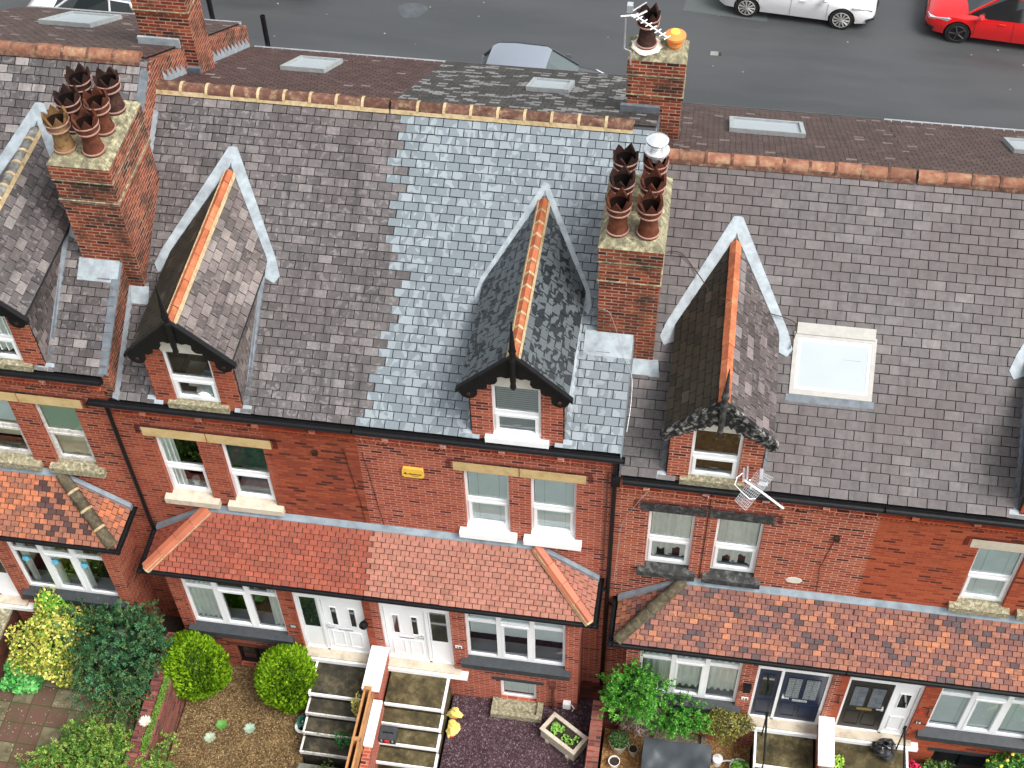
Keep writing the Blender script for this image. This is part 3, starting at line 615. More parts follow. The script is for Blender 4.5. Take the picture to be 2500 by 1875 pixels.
    for i in range(int((xb-xa)/1.05)): q.box(xa+.5+i*1.05,xa+.62+i*1.05,-.08,-.045,5.24+dz,5.34+dz,(1.7,2.2,2.5))
    q.build('dentil_course',bk,H)
    # upper windows
    for i,T in enumerate((T1,T2)):
        x0,x1=sorted((X(T),X(T+.84))); f=sash(H,x0,x1,2.70+dz,4.52+dz,.10,P['ucov'][i],frame=P.get('uframe','white'),mid=P.get('umid',.46))
        sill(f,x0-.13,x1+.13,2.71+dz,-.13,.12,P['sill'],.2)
        l=MB(); e0,e1=(x0-.17,x1+.17); q1=X((T1+T2+.84)/2)
        if P.get('lintel','pair')=='pair':
            e0=max(e0,q1+.012) if x0>q1 else e0; e1=min(e1,q1-.012) if x1<q1 else e1
            if x0>q1: e0=q1+.012
            else: e1=q1-.012
        l.box(e0,e1,-.012,.2,4.54+dz,4.79+dz); l.build('lintel',P['lin'],f)
    # dark header course framing the lintels
    q=MB(); xl,xr=sorted((X(T1-.2),X(T2+.84+.2))); q.box(xl-.08,xr+.08,-.006,.0,4.79+dz,4.86+dz,(.35,.3,.35)); q.box(xl-.1,xl-.01,-.006,0,4.58+dz,4.79+dz,(.35,.3,.35)); q.box(xr+.01,xr+.1,-.006,0,4.58+dz,4.79+dz,(.35,.3,.35))
    q.build('dark_header_course',bk,H)
    # ground floor window: three lights with small top lights
    x0,x1=sorted((X(w0),X(w1))); z0,z1=-.90+dz,.98+dz; y=YB+.08; b_=MB(); rectframe(b_,x0,x1,z0,z1,y,y+.08,.06,wb=.09); W3=(x1-x0)/3; zt=z1-.45
    b_.box(x0+.06,x1-.06,y,y+.08,zt-.035,zt+.035)
    for i in (1,2): b_.box(x0+W3*i-.05,x0+W3*i+.05,y-.01,y+.08,z0+.09,z1-.06)
    rectframe(b_,x0+W3+.05,x1-W3-.05,z0+.09,zt-.035,y-.02,y+.06,.05)
    f=b_.build('window',P.get('bframe','white'),H)
    MB().face([(x0+.05,y+.04,z0+.06),(x1-.05,y+.04,z0+.06),(x1-.05,y+.04,z1-.05),(x0+.05,y+.04,z1-.05)]).build('pane','glass',f)
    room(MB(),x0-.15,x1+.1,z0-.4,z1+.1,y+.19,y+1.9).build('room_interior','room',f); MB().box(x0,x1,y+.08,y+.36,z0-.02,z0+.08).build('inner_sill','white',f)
    cover(P['bcov'],x0+.07,x1-.07,z0+.1,z1-.06,y+.09,f)
    sl=sill(f,x0-.12,x1+.12,-.89+dz,YB-.13,YB+.09,P.get('bsill','blackm'),.22)
    # door set
    doorset(H,X,s,dz,P)
    if bs:
        x0,x1=sorted((X(bs[0]),X(bs[1])))
        if P.get('basedark'):
            f=rectframe(MB(),x0,x1,bs[2]+dz,bs[3]+dz,YB+.1,YB+.16,.05).box((x0+x1)/2-.02,(x0+x1)/2+.02,YB+.1,YB+.16,bs[2]+dz+.05,bs[3]+dz-.05).build('basement_window','black',H)
            MB().face([(x0,YB+.14,bs[2]+dz),(x1,YB+.14,bs[2]+dz),(x1,YB+.14,bs[3]+dz),(x0,YB+.14,bs[3]+dz)]).build('pane','carglass',f)
            MB().box(x0-.15,x1+.15,YB-.012,YB+.1,bs[3]+dz-.0,bs[3]+dz+.13).build('lintel',P.get('baselin','blackm'),f)
        else:
            f=rectframe(MB(),x0,x1,bs[2]+dz,bs[3]+dz,YB+.08,YB+.14,.06).build('basement_window','white',H)
            MB().face([(x0,YB+.11,bs[2]+dz),(x1,YB+.11,bs[2]+dz),(x1,YB+.11,bs[3]+dz),(x0,YB+.11,bs[3]+dz)]).build('pane','glass',f)
            cover('blind',x0+.06,x1-.06,bs[2]+dz+.05,bs[3]+dz,YB+.16,f); room(MB(),x0-.1,x1+.1,bs[2]+dz-.2,bs[3]+dz+.1,YB+.2,YB+.9).build('room_interior','room',f)
            MB().box(x0-.16,x1+.16,YB-.02,YB+.1,bs[3]+dz-.0,bs[3]+dz+.1).build('lintel','blackm',f)
            MB().box(x0-.1,x1+.1,YB-.32,YB+.08,gz-.2,bs[2]+dz-.02).box(x0-.16,x0-.04,YB-.42,YB-.02,gz-.2,bs[2]+dz+.06).box(x1+.04,x1+.16,YB-.42,YB-.02,gz-.2,bs[2]+dz+.06).box(x0-.04,x1+.04,YB-.42,YB-.32,gz-.2,bs[2]+dz+.06).build('light_well','stonemoss',f)
    # bay roof
    h=math.hypot(1.05,.932); hs_=math.hypot(1.247,.932); ex=4.468; tx=3.221; t=MB(); tr=P.get('toprow',False)
    if s>0: tiles(t,(m,-1.05,1.458+dz),(1,0,0),(0,1.05,.932),ex,h-.09,.165,.108,P['clay'],edge=(.09,.03,.022),half=[(1,(ex-tx)/h,ex)],lift=.009,toprow=tr,keep=lambda r,u,v:r%2==0 or u>.04)
    else: tiles(t,(m-ex,-1.05,1.458+dz),(1,0,0),(0,1.05,.932),ex+.0825,h-.09,.165,.108,P['clay'],edge=(.09,.03,.022),half=[(-1,(ex-tx)/h,0)],lift=.009,toprow=tr,keep=lambda r,u,v:u<ex)
    if s>0: tiles(t,(m+ex,-1.05,1.458+dz),(0,1,0),(-1.247,0,.932),1.05,hs_,.165,.115,P['clay'],edge=(.09,.03,.022),half=[(-1,1.05/hs_,0)],lift=.009)
    else: tiles(t,(m-ex,0,1.458+dz),(0,-1,0),(1.247,0,.932),1.05,hs_,.165,.115,P['clay'],edge=(.09,.03,.022),half=[(1,1.05/hs_,1.05)],lift=.009)
    k=(.12,.06,.04); t.face([(m,-1.04,1.45+dz),(X(ex),-1.04,1.45+dz),(X(tx),0,2.38+dz),(m,0,2.38+dz)],k); t.face([(X(ex),-1.04,1.45+dz),(X(ex),0,1.45+dz),(X(tx),0,2.38+dz)],k)
    t.build('bay_roof',P['cmat'],H)
    c0=Vector((X(ex-.06),-1.02,1.50+dz)); c1=Vector((X(tx+.02),-.05,2.40+dz)); ridge(H,c0,c1,.12,.42,P['hip'],'mortar',n=3 if P['hip']=='hip_new' else 8,collar=P.get('hcol',.0),flank=P.get('hflank',False),name='hip_tiles',jn='hip_mortar',wob=.002)
    if P['hip']=='hip_new': MB().tube([c0-Vector((0,.03,.04)),c1-Vector((0,.03,.04))],.10,8).build('hip_mortar','mortar',H); 
    # lead at the top of the lean-to, fascia and gutter round its eaves
    l=MB(); l.hexa([(m,-.10,2.31+dz),(X(tx),-.10,2.31+dz),(X(tx),0,2.36+dz),(m,0,2.36+dz)],[(m,-.10,2.345+dz),(X(tx),-.10,2.345+dz),(X(tx),-.002,2.44+dz),(m,-.002,2.44+dz)])
    e0=Vector((X(tx),-.02,2.42+dz)); e1=Vector((X(ex+.02),-.02,1.5+dz)); up=Vector((0,0,.07)); l.prism([e0-up,e1-up,e1+up,e0+up],(0,-.1,0)); l.build('lead_flashing','leadmid',H)
    g=MB(); gutter(g,(m,-1.10,1.46+dz),(X(ex+.11),-1.10,1.46+dz),.052); gutter(g,(X(ex+.06),-1.14,1.46+dz),(X(ex+.06),-.02,1.46+dz),.052); g.build('bay_gutter','black',H)
    x_,x__=sorted((m,X(ex))); fz=MB(); fz.box(x_,x__,-1.05,-1.02,1.33+dz,1.45+dz); fz.box(*sorted((X(ex),X(ex-.03))),-1.02,0,1.30+dz,1.45+dz); fz.box(x_,x__,-1.02,YB,1.30+dz,1.33+dz); fz.box(*sorted((X(ex-.03),X(4.205))),YB,0,1.30+dz,1.33+dz); fz.build('bay_fascia','black',H)
    if 'dormer' in P:
        dormer(H,P['dormer'],dz,P['dst'])
    return H,R
def doorset(H,X,s,dz,P):
    z0,z1=-1.42+dz,.98+dz; y=YB+.07; A=.16;Bd=1.10;C=1.612; F=MB()
    def bx(t0,t1,ya,yb,za,zb,mb=F,tint=(1,1,1)): a,b=sorted((X(t0),X(t1))); mb.box(a,b,ya,yb,za,zb,tint)
    bx(A,A+.06,y,y+.09,z0,z1); bx(Bd-.03,Bd+.03,y,y+.09,z0,z1-.05); bx(C-.06,C,y,y+.09,z0,z1); bx(A+.06,Bd-.03,y,y+.09,z1-.32,z1); bx(Bd+.03,C-.06,y,y+.09,z1-.32,z1); bx(A+.06,C-.06,y,y+.09,z0,z0+.04)
    f=F.build('door_frame','white',H)
    dcol,scol=P['door']; D=MB(); t0,t1=A+.07,Bd-.04; zz0,zz1=z0+.05,z1-.33
    bx(t0,t1,y+.03,y+.07,zz0,zz1,D)
    # raised panel mouldings
    def mould(ta,tb,za,zb,M):
        a,b=sorted((X(ta),X(tb))); rectframe(M,a,b,za,zb,y+.018,y+.031,.018)
    if P['dstyle']=='slits':
        mould(t0+.1,t0+.36,zz0+.15,zz0+.75,D); mould(t1-.36,t1-.1,zz0+.15,zz0+.75,D)
        mould(t0+.14,t0+.3,zz0+.98,zz0+1.72,D); mould(t1-.3,t1-.14,zz0+.98,zz0+1.72,D)
        gl=[(t0+.17,t0+.27,zz0+1.02,zz0+1.68),(t1-.27,t1-.17,zz0+1.02,zz0+1.68)]
    else:
        mould(t0+.09,t0+.39,zz0+.15,zz0+.7,D); mould(t1-.39,t1-.09,zz0+.15,zz0+.7,D)
        gl=[(t0+.11,t0+.37,zz0+.95,zz0+1.75),(t1-.37,t1-.11,zz0+.95,zz0+1.75)]
        for q in gl: mould(q[0]-.02,q[1]+.02,q[2]-.02,q[3]+.02,D)
    d=D.build('door',dcol,H); g=MB()
    for q in gl: bx(q[0],q[1],y+.022,y+.029,q[2],q[3],g)
    g.build('door_glass','carglass' if P['dstyle']=='slits' else 'leadedglass' if P['dstyle']=='new' else 'leaddk',d)
    if P['dstyle']!='slits':
        g=MB()
        for q in gl:
            n=9
            for i in range(n): 
                zz=q[2]+(q[3]-q[2])*(i+.5)/n; bx(q[0]+.02,q[1]-.02,y+.017,y+.021,zz-.006,zz+.006,g,(.8,.8,.8) if i!=5 else (1.2,1.2,1.2))
            bx((q[0]+q[1])/2-.005,(q[0]+q[1])/2+.005,y+.017,y+.021,q[2],q[3],g)
        g.build('leaded_glazing','leaddk',d)
    h=MB(); bx((t0+t1)/2-.15,(t0+t1)/2+.15,y+.012,y+.03,zz0+.82,zz0+.87,h); h.build('letter_plate','brass' if P['dstyle']=='old' else 'metal',d)
    h=MB(); hx=t1-.07; bx(hx-.02,hx+.02,y+.0,y+.03,zz0+.88,zz0+1.02,h); bx(hx-.12,hx+.02,y-.02,y+.0,zz0+.94,zz0+.97,h); h.build('door_handle','metal',d)
    S_=MB(); t0,t1=Bd+.04,C-.07; bx(t0,t1,y+.035,y+.07,zz0,zz1,S_)
    sp=S_.build('side_panel',scol,H); g=MB()
    if P['dstyle']=='slits': q=(t0+.04,t1-.04,zz0+.85,zz1-.04)
    elif P['dstyle']=='old': q=(t0+.11,t1-.1,zz0+1.1,zz0+1.65)
    else: q=(t0+.09,t1-.08,zz0+.9,zz0+1.75)
    if P['dstyle']!='slits':
        M_=MB(); mould(t0+.06,t1-.06,zz0+.12,zz0+.7,M_); mould(q[0]-.02,q[1]+.02,q[2]-.02,q[3]+.02,M_); M_.build('panel_moulding',scol,sp)
    bx(q[0],q[1],y+.022,y+.034,q[2],q[3],g); g.build('side_glass','carglass',sp)
    # threshold: stone slab with white painted edge
    T=MB(); bx(.06,1.75,YB-.13,YB+.08,z0-.07,z0-.005,T); T.build('threshold','stonepale',H)
    T=MB(); bx(-.0,1.9,YB-.17,YB-.12,z0-.17,z0-.05,T); bx(-.0,1.9,YB-.14,YB+.0,z0-.17,z0-.075,T); T.build('threshold_edge','whitep',H)
W4={}
base=dict(ridge='ridge_old',lin='stone',sill='stonemoss')
W4['a'],Ra=house(1,-1,'house with old purple slates beside the blue slates and two white doorside bushes',dict(brick='brick_a',bbrick='brick_a',slate=OLD,smat='slate_old',rear=REAR,ridge='ridge_old',win=(1.817,3.094),ucov=('greentop','leftcurtain'),sill='stonepale',lin='stone',bcov='sidecurtains',
  base=(2.42,3.2,-2.5,-1.62),basedark=True,baselin='brick_dark',clay=CL1,cmat='clay',hip='hip_new',door=('white','white'),dstyle='slits',toprow=True,dormer=1.80,
  dst=dict(brick='brick_a',cover='clutter',sill='stonemoss',rm='slate_old',rc=DPK,lm='slate_mossy',lc=MOSS,rt='ridge_new',cc=DPK,collar=.0,lead=.2)))
W4['b'],Rb=house(1,1,'house with bright blue-grey slates, pink bay roof and slatted dormer blind',dict(brick='brick_b',bbrick='brick_b',slate=NEW,smat='slate_new',rear=REAR2,ridge='ridge_old',win=(1.91,3.147),ucov=('blind','blind'),sill='whitep',lin='stone',bcov='halfblind',
  base=(2.56,3.33,-2.5,-1.66),clay=CL2,cmat='clay',hip='hip_new',hflank=False,door=('white','white'),dstyle='slits',toprow=True,dormer=7.525,
  dst=dict(brick='brick_b',cover='slats',sill='whitep',rm='slate_dk',rc=NEW,lm='slate_dk',lc=NEW,rt='ridge_new',cc=NEW and DPK,collar=.012,lead=.09,newlead=True)))
W4['c'],Rc=house(2,-1,'house with wide brown-grey slates, a large rooflight and a navy front door',dict(brick='brick_c',slate=BIG,smat='slate_big',sz=(.33,.172),rear=REAR3,ridge='ridge_mid',rj='ridge_old',win=(1.952,3.19),ucov=('netsgap','netsgap'),sill='stonedk',lin='stonedk',bcov='nets',
  base=(2.5,3.3,-2.5,-1.75),clay=CLM,cmat='clay_mot',hip='hip_dark',door=('navy','navy'),dstyle='new',dormer=10.945,
  dst=dict(brick='brick_c',cover='none',sill='stonemoss',rm='slate_old',rc=DPK3,lm='slate_mossy',lc=MOSS,rt='ridge_new',flank=False,cc=DPK3,collar=.0,ornate=True,lead=.2)))
W4['d'],Rd=house(2,1,'end house at the right edge with a black front door and smooth orange brickwork',dict(brick='brick_d',slate=BIG,smat='slate_big',sz=(.33,.172),rear=REAR3,ridge='ridge_mid',rj='ridge_old',win=(1.811,3.05),ucov=('blind','blind'),sill='stonemoss',lin='stonepale',bcov='blind',
  base=(2.3,3.5,-2.6,-1.75),basedark=True,clay=CLM,cmat='clay_mot',hip='hip_dark',door=('blackdoor','white'),dstyle='old',dormer=16.95,
  dst=dict(brick='brick_d',cover='nets',sill='stonemoss',rm='slate_old',rc=DPK3,lm='slate_old',lc=OLDD,rt='ridge_new',flank=False,cc=OLDD,collar=.0,lead=.2)))
W4['e'],Re=house(0,1,'house at the left edge with mottled orange bay tiles and mint blinds upstairs',dict(brick='brick_e',slate=OLDL,smat='slate_old',rear=REAR3,ridge='ridge_mid',rj='ridge_old',win=(1.95,3.237),ucov=('mintlow','mint'),uframe='whiteold',umid=.5,sill='stonemoss',lin='stone',bcov='tied',
  clay=CLO,cmat='clay_mot',hip='hip_dark',hcol=.015,door=('white','white'),dstyle='slits',dormer=-1.70,
  dst=dict(brick='brick_e',cover='nets',sill='stonemoss',rm='slate_old',rc=OLDD,lm='slate_old',lc=OLDD,rt='ridge_grey',cc=DPK3,collar=.01,lead=.22)))
MB().prism([(-4.75,.02,-2.6),(-4.75,9.3,-2.6),(-4.75,9.3,rrz(9.3,.611)-.03),(-4.75,4.712,9.45),(-4.75,.02,rz(.02,.611)-.03)],(-.2,0,0)).build('party_wall','brick_dark',W4['e'])
# chimneys
def chimney_pots(cx,kinds): return [(cx+dx,y,k) for (y,row) in zip((1.87,2.40,2.94),kinds) for dx,k in zip((-.25,.25),row)]
st0=stack(W4['e'],-.49,.515,1.61,3.27,9.77,5.2,chimney_pots(0.0,('bn','dn','dd')),1)
st1=stack(W4['b'],8.705,9.705,1.61,3.33,9.04,4.8,chimney_pots(9.2,('nn','dn','dc')),2)
st2=stack(W4['e'],-.56,.47,6.14,6.85,10.35,7.2,[(-.28,6.45,'d'),(.2,6.45,'n')],3)
st3=stack(W4['b'],8.73,9.72,5.90,6.50,9.5,6.6,[(9.01,6.16,'d')],4)
b=MB(); b.disc((9.01,6.14,9.5-.0+.035),.27,20,jit=.12); b.prism([(9.01+.26*math.cos(a),6.14+.24*math.sin(a),9.545) for a in [k*math.pi/8 for k in range(16)]],(0,0,-.06)); b.build('mortar_collar','cream',st3)
b=MB(); b.lathe((9.51,6.2,9.5),[(.11,0),(.12,.06),(.13,.07),(.13,.1),(.14,.11),(.14,.15),(.15,.16),(.155,.2),(.19,.22),(.19,.27),(.1,.3),(.0,.31)],24); b.build('short_capped_pot','orangep',st3,smooth=True)
b=MB(); b.lathe((9.5,6.24,9.5),[(.09,.302),(.08,.315),(0,.32)],16); b.build('pot_lichen_cap','yellow',st3)
def P3(x,y,dz,o=.03,rear=False): return (x,y,(rrz(y,dz) if rear else rz(y,dz))+o)
lead(W4['e'],[P3(-.55,1.3,.611),P3(.2,1.3,.611),P3(.2,1.62,.611,.06),P3(-.55,1.62,.611,.06)],'chimney_apron',th=.02)
lead(W4['a'],[P3(.2,1.36,0),P3(.62,1.36,0),P3(.60,1.62,0,.06),P3(.2,1.62,0,.06)],'chimney_apron',th=.02)
lead(W4['b'],[P3(8.50,1.28,0),P3(9.34,1.28,0),P3(9.34,1.62,0,.07),P3(8.50,1.62,0,.07)],'chimney_apron',th=.02)
lead(W4['c'],[P3(9.36,1.38,-.605),P3(9.85,1.38,-.605),P3(9.8,1.62,-.605,.06),P3(9.36,1.62,-.605,.06)],'chimney_apron',th=.02)
MB().box(-.62,.2,6.08,6.13,rrz(6.1,.611)-.02,rrz(6.1,.611)+.18).build('rear_chimney_apron','lead',W4['e'])
MB().box(.18,.5,6.06,6.13,rrz(6.1,0)-.02,rrz(6.1,0)+.16).build('rear_chimney_apron','leaddk',W4['a'])
MB().box(8.62,9.34,5.82,5.89,rrz(5.9,0)-.02,rrz(5.9,0)+.2).build('rear_chimney_apron','leaddk',W4['b'])
# brick upstand where the left block stands higher, with stepped lead on the rear side
b=MB(); b.prism([(.235,-.02,5.55),(.235,4.712,8.86),(.235,9.45,6.15),(.235,9.45,6.74),(.235,4.712,9.45),(.235,-.02,6.26)],(-.2,0,0)); b.build('party_upstand','brick_ch',W4['e'])
b=MB(); b.prism([(.24,-.05,rz(-.05,.611)+.035),(.24,4.5,rz(4.5,.611)+.035),(.08,4.5,rz(4.5,.611)+.035),(.08,-.05,rz(-.05,.611)+.035)],(0,0,-.03)); b.build('verge_strip','leaddk',W4['e'])
n=22
for part in ((0,6.0),(6.8,20)):
  b=MB()
  for i in range(n):
    y=5.0+i*4.4/n; 
    if not part[0]<y<part[1]: continue
    z=rrz(y,0); z2=rrz(y+.2,0); b.prism([(.245,y,z-.02),(.245,y+.2,z2-.02),(.245,y+.2,z2+.1),(.245,y+.02,z+.26)],(-.012,0,0))
  b.build('stepped_lead','lead',W4['a'])
b=MB(); b.prism([(.32,-.1,rz(-.1,0)+.025),(.32,4.3,rz(4.3,0)+.025),(.21,4.3,rz(4.3,0)+.09),(.21,-.1,rz(-.1,0)+.09)],(0,0,-.02)); b.build('abutment_lead','leaddk',W4['a'])
# dark grey strip down the face of the step between the middle and right blocks
b=MB(); b.prism([(9.36,-.1,5.02),(9.36,4.712,8.3),(9.36,4.712,8.86),(9.36,-.1,5.6)],(-.03,0,0)); b.prism([(9.36,4.712,8.3),(9.36,9.4,5.6),(9.36,9.4,6.16),(9.36,4.712,8.86)],(-.03,0,0)); b.build('step_strip','leaddk',W4['b'])
# rooflights
def rooflight(H,x0,x1,y0,y1,dz,rear=True,fr='greyf',h=.12,gl='glass'):
    f=(lambda x,y,o:(x,y,(rrz(y,dz) if rear else rz(y,dz))+o)); b=MB(); w=.08
    def bar(a0,a1,c0,c1): b.hexa([f(a0,c0,-.03),f(a1,c0,-.03),f(a1,c1,-.03),f(a0,c1,-.03)],[f(a0,c0,h),f(a1,c0,h),f(a1,c1,h),f(a0,c1,h)])
    bar(x0,x0+w,y0,y1); bar(x1-w,x1,y0,y1); bar(x0+w,x1-w,y0,y0+w); bar(x0+w,x1-w,y1-w,y1)
    o=b.build('rooflight',fr,H); g=MB(); g.hexa([f(x0+w,y0+w,.02),f(x1-w,y0+w,.02),f(x1-w,y1-w,.02),f(x0+w,y1-w,.02)],[f(x0+w,y0+w,max(h-.05,.04)),f(x1-w,y0+w,max(h-.05,.04)),f(x1-w,y1-w,max(h-.05,.04)),f(x0+w,y1-w,max(h-.05,.04))]); g.build('rooflight_glass','skyglass',o); return o
rooflight(W4['e'],-3.3,-2.2,7.35,8.75,.611); rooflight(W4['a'],1.72,2.62,7.1,8.4,0); rooflight(W4['b'],6.68,7.52,7.0,8.05,0); rooflight(W4['c'],10.68,12.15,7.0,8.12,-.605); rooflight(W4['d'],16.12,17.4,7.2,8.25,-.605)
v=rooflight(W4['c'],12.11,13.53,1.33,2.24,-.605,False,'veluxf',.06); f=lambda x,y,o:(x,y,rz(y,-.605)+o)
b=MB(); b.hexa([f(12.06,1.2,.0),f(13.58,1.2,.0),f(13.58,1.33,.0),f(12.06,1.33,.0)],[f(12.06,1.2,.025),f(13.58,1.2,.025),f(13.58,1.33,.045),f(12.06,1.33,.045)]); b.build('rooflight_apron','leaddk',v)
b=MB(); w=.05
for q in ((12.19,12.235,1.41,2.16),(13.405,13.45,1.41,2.16),(12.235,13.405,1.41,1.45),(12.235,13.405,2.11,2.16)):
    b.hexa([f(q[0],q[2],0),f(q[1],q[2],0),f(q[1],q[3],0),f(q[0],q[3],0)],[f(q[0],q[2],w),f(q[1],q[2],w),f(q[1],q[3],w),f(q[0],q[3],w)])
b.build('rooflight_inner_frame','white',v)
b=MB(); b.hexa([f(12.15,2.2,.05),f(13.5,2.2,.05),f(13.5,2.36,.05),f(12.15,2.36,.05)],[f(12.15,2.2,.08),f(13.5,2.2,.08),f(13.5,2.36,.09),f(12.15,2.36,.09)]); b.build('rooflight_hood','veluxf',v)
# downpipes, rear gutters, soil vents
def pipe(H,pts,r=.04,name='downpipe',mat='black'): return MB().tube(pts,r,10).build(name,mat,H)
pipe(W4['a'],[(0.02,-.1,5.5),(0.02,-.09,5.3),(.02,-.075,-2.6)]); pipe(W4['b'],[(9.26,-.11,5.5),(9.26,-.09,5.2),(9.24,-.075,-2.8)],.045)
pipe(W4['b'],[(9.1,-.25,1.38),(9.22,-.09,1.2)],.03,'gutter_branch'); pipe(W4['c'],[(9.42,-.25,.83),(9.3,-.1,.7)],.03,'gutter_branch'); pipe(W4['a'],[(.08,-.2,1.38),(.03,-.1,1.2)],.03,'gutter_branch')
MB().box(9.2,9.36,-.2,-.06,4.82,5.02).build('hopper_head','black',W4['c'])
for k,(x0,x1,dz,mt) in {'a':(.3,4.55,0,'metal'),'b':(4.55,9.3,0,'grime'),'c':(9.4,13.9,-.605,'grime'),'d':(13.95,18.6,-.605,'metal'),'e':(-4.7,.1,.611,'metal')}.items(): gutter(MB(),(x0,9.5,6.13+dz),(x1,9.5,6.13+dz),.04).build('rear_gutter',mt,W4[k])
for H,x,z0,z1 in ((W4['a'],.58,5.6,6.9),(W4['e'],-.56,6.2,7.35)):
    b=MB(); b.tube([(x,9.6,z0),(x,9.6,z1)],.055,12,cap=False); b.tube([(x,9.6,z0),(x,9.6,z1-.02)],.045,12,(.2,.2,.2)); b.build('soil_vent','black',H)
MB().lathe((-.56,9.6,7.33),[(.07,0),(.075,.06),(.05,.1),(0,.11)],10).build('vent_cap','plasw',W4['e'])
# small pieces on the walls
b=MB(); b.prism([(12.74+.16*math.cos(a)*(1 if abs(math.cos(a))>.3 else .9),-.012,2.18+.1*math.sin(a)) for a in [math.pi*(k+.0)/4 for k in range(8)]],(0,.011,0)); b.build('wall_repair','cream',W4['c'])
for H,x,z in ((W4['a'],3.77,4.62),(W4['c'],13.3,3.75)):
    b=MB(); b.box(x-.05,x+.05,-.06,0,z-.07,z+.05,(.6,.5,.5)); b.tube([(x,-.05,z+.05),(x-.05,-.1,z+.12)],.012,6); b.build('cable_bracket','text',H)
def cable(H,pts,r=.006,mat='text',name='cable'):
    P=[Vector(p) for p in pts]; Q=[]
    for a_,c_ in zip(P,P[1:]):
        for k in range(4): Q.append(a_.lerp(c_,k/4)+Vector((random.uniform(-.006,.006),0,random.uniform(-.004,.004))))
    Q.append(P[-1]); return MB().tube(Q,r,5).build(name,mat,H)
cable(W4['a'],[(4.30,-.012,4.84),(4.33,-.012,4.7),(4.46,-.012,3.2),(4.5,-.02,2.47)]); cable(W4['b'],[(4.66,-.012,4.75),(4.68,-.012,4.6),(4.86,-.012,2.47)]); cable(W4['c'],[(10.98,-.012,4.8),(10.98,-.012,1.85)],.008,name='cable')
cable(W4['c'],[(13.28,-.012,3.7),(13.15,-.012,2.7),(13.2,-.012,1.9)],.006); cable(W4['b'],[(9.13,-.02,5.0),(9.12,-.02,2.5),(9.1,-.02,-2.0)],.007,'grime')
# ---------------- ground, road, gardens ----------------
g=MB(); ys=[-300,-60,-8,2,8.8,9.2,14,60,400]; zs=[-3.6,-3.6,-3.6,-3.6,-3.6,.45,.45,.45,.45]; xs=[-400,-60,-20,0,20,40,80,400]
for i in range(len(ys)-1):
    for j in range(len(xs)-1): g.face([(xs[j],ys[i],zs[i]),(xs[j+1],ys[i],zs[i]),(xs[j+1],ys[i+1],zs[i+1]),(xs[j],ys[i+1],zs[i+1])])
struct(g.build('ground','earth'))
A=-.0972 # the street runs slightly askew to the terrace
def st(x,y,z): return (x,13.4+(y-13.4)+A*(x-4),z)
g=MB()
for i in range(30): g.face([st(-60+4*i,13.0,.49),st(-56+4*i,13.0,.49),st(-56+4*i,22.3,.49),st(-60+4*i,22.3,.49)])
struct(g.build('road','road'))
g=MB(); g.hexa([st(-60,22.3,.4),st(60,22.3,.4),st(60,22.45,.4),st(-60,22.45,.4)],[st(-60,22.3,.61),st(60,22.3,.61),st(60,22.45,.61),st(-60,22.45,.61)]); g.hexa([st(-60,12.85,.4),st(60,12.85,.4),st(60,13.,.4),st(-60,13.,.4)],[st(-60,12.85,.61),st(60,12.85,.61),st(60,13.,.61),st(-60,13.,.61)]); struct(g.build('kerb','kerb'))
g=MB(); g.hexa([st(-60,22.45,.4),st(60,22.45,.4),st(60,24.3,.4),st(-60,24.3,.4)],[st(-60,22.45,.605),st(60,22.45,.605),st(60,24.3,.605),st(-60,24.3,.605)]); g.hexa([st(-60,11.4,.4),st(60,11.4,.4),st(60,12.85,.4),st(-60,12.85,.4)],[st(-60,11.4,.605),st(60,11.4,.605),st(60,12.85,.605),st(-60,12.85,.605)]); struct(g.build('pavement','patch'))
g=MB(); g.face([(9.3,19.75,.494),(11.7,19.5,.494),(11.9,22,.494),(9.5,22.2,.494)]); struct(g.build('road_repair_patch','patch'))
tag(MB().box(-40,50,24.9,25.1,.4,1.7).build('brick_wall','brick_gd'),'low red brick wall across the street behind the white and red cars','wall')
b=MB(); b.box(10.2,10.42,17.8,17.98,.49,.50,(.9,.9,.9)); b.box(10.44,10.5,17.82,17.95,.49,.503,(.1,.1,.1)); tag(b.build('drain_cover','kerb',loc=(10.3,17.9,.49)),'small metal cover set in the open tarmac below the white hatchback','drain cover')
# gardens
def slab(n,m_,x0,x1,y0,y1,z,zb=-4,kind='structure'):
    return struct(MB().box(x0,x1,y0,y1,zb,z).build(n,m_),kind)
slab('gravel_garden','grav_a',.42,3.24,-9,-.6,-2.58); slab('slate_chip_garden','grav_b',6.12,9.12,-9,-.6,-2.60)
slab('gravel_garden','grav_c',9.42,12.55,-9,-.6,-3.2); slab('path','pathc',3.24,4.5,-9,-2.98,-2.32); slab('path','stepb',4.9,6.12,-9,-2.9,-2.32)
slab('paved_garden','paving',-3.6,-.02,-9,-.6,-2.0); slab('path','step',-5.2,-3.6,-9,-.6,-1.1); slab('alley','soil',-.6,.42,-.6,.3,-2.3,); slab('alley','brick_dark',8.79,9.7,-.9,.2,-2.9)
slab('path','pathc',12.55,15.7,-9,-2.0,-2.6-.4); slab('garden_bed','soil',15.7,19,-9,-.6,-3.1)
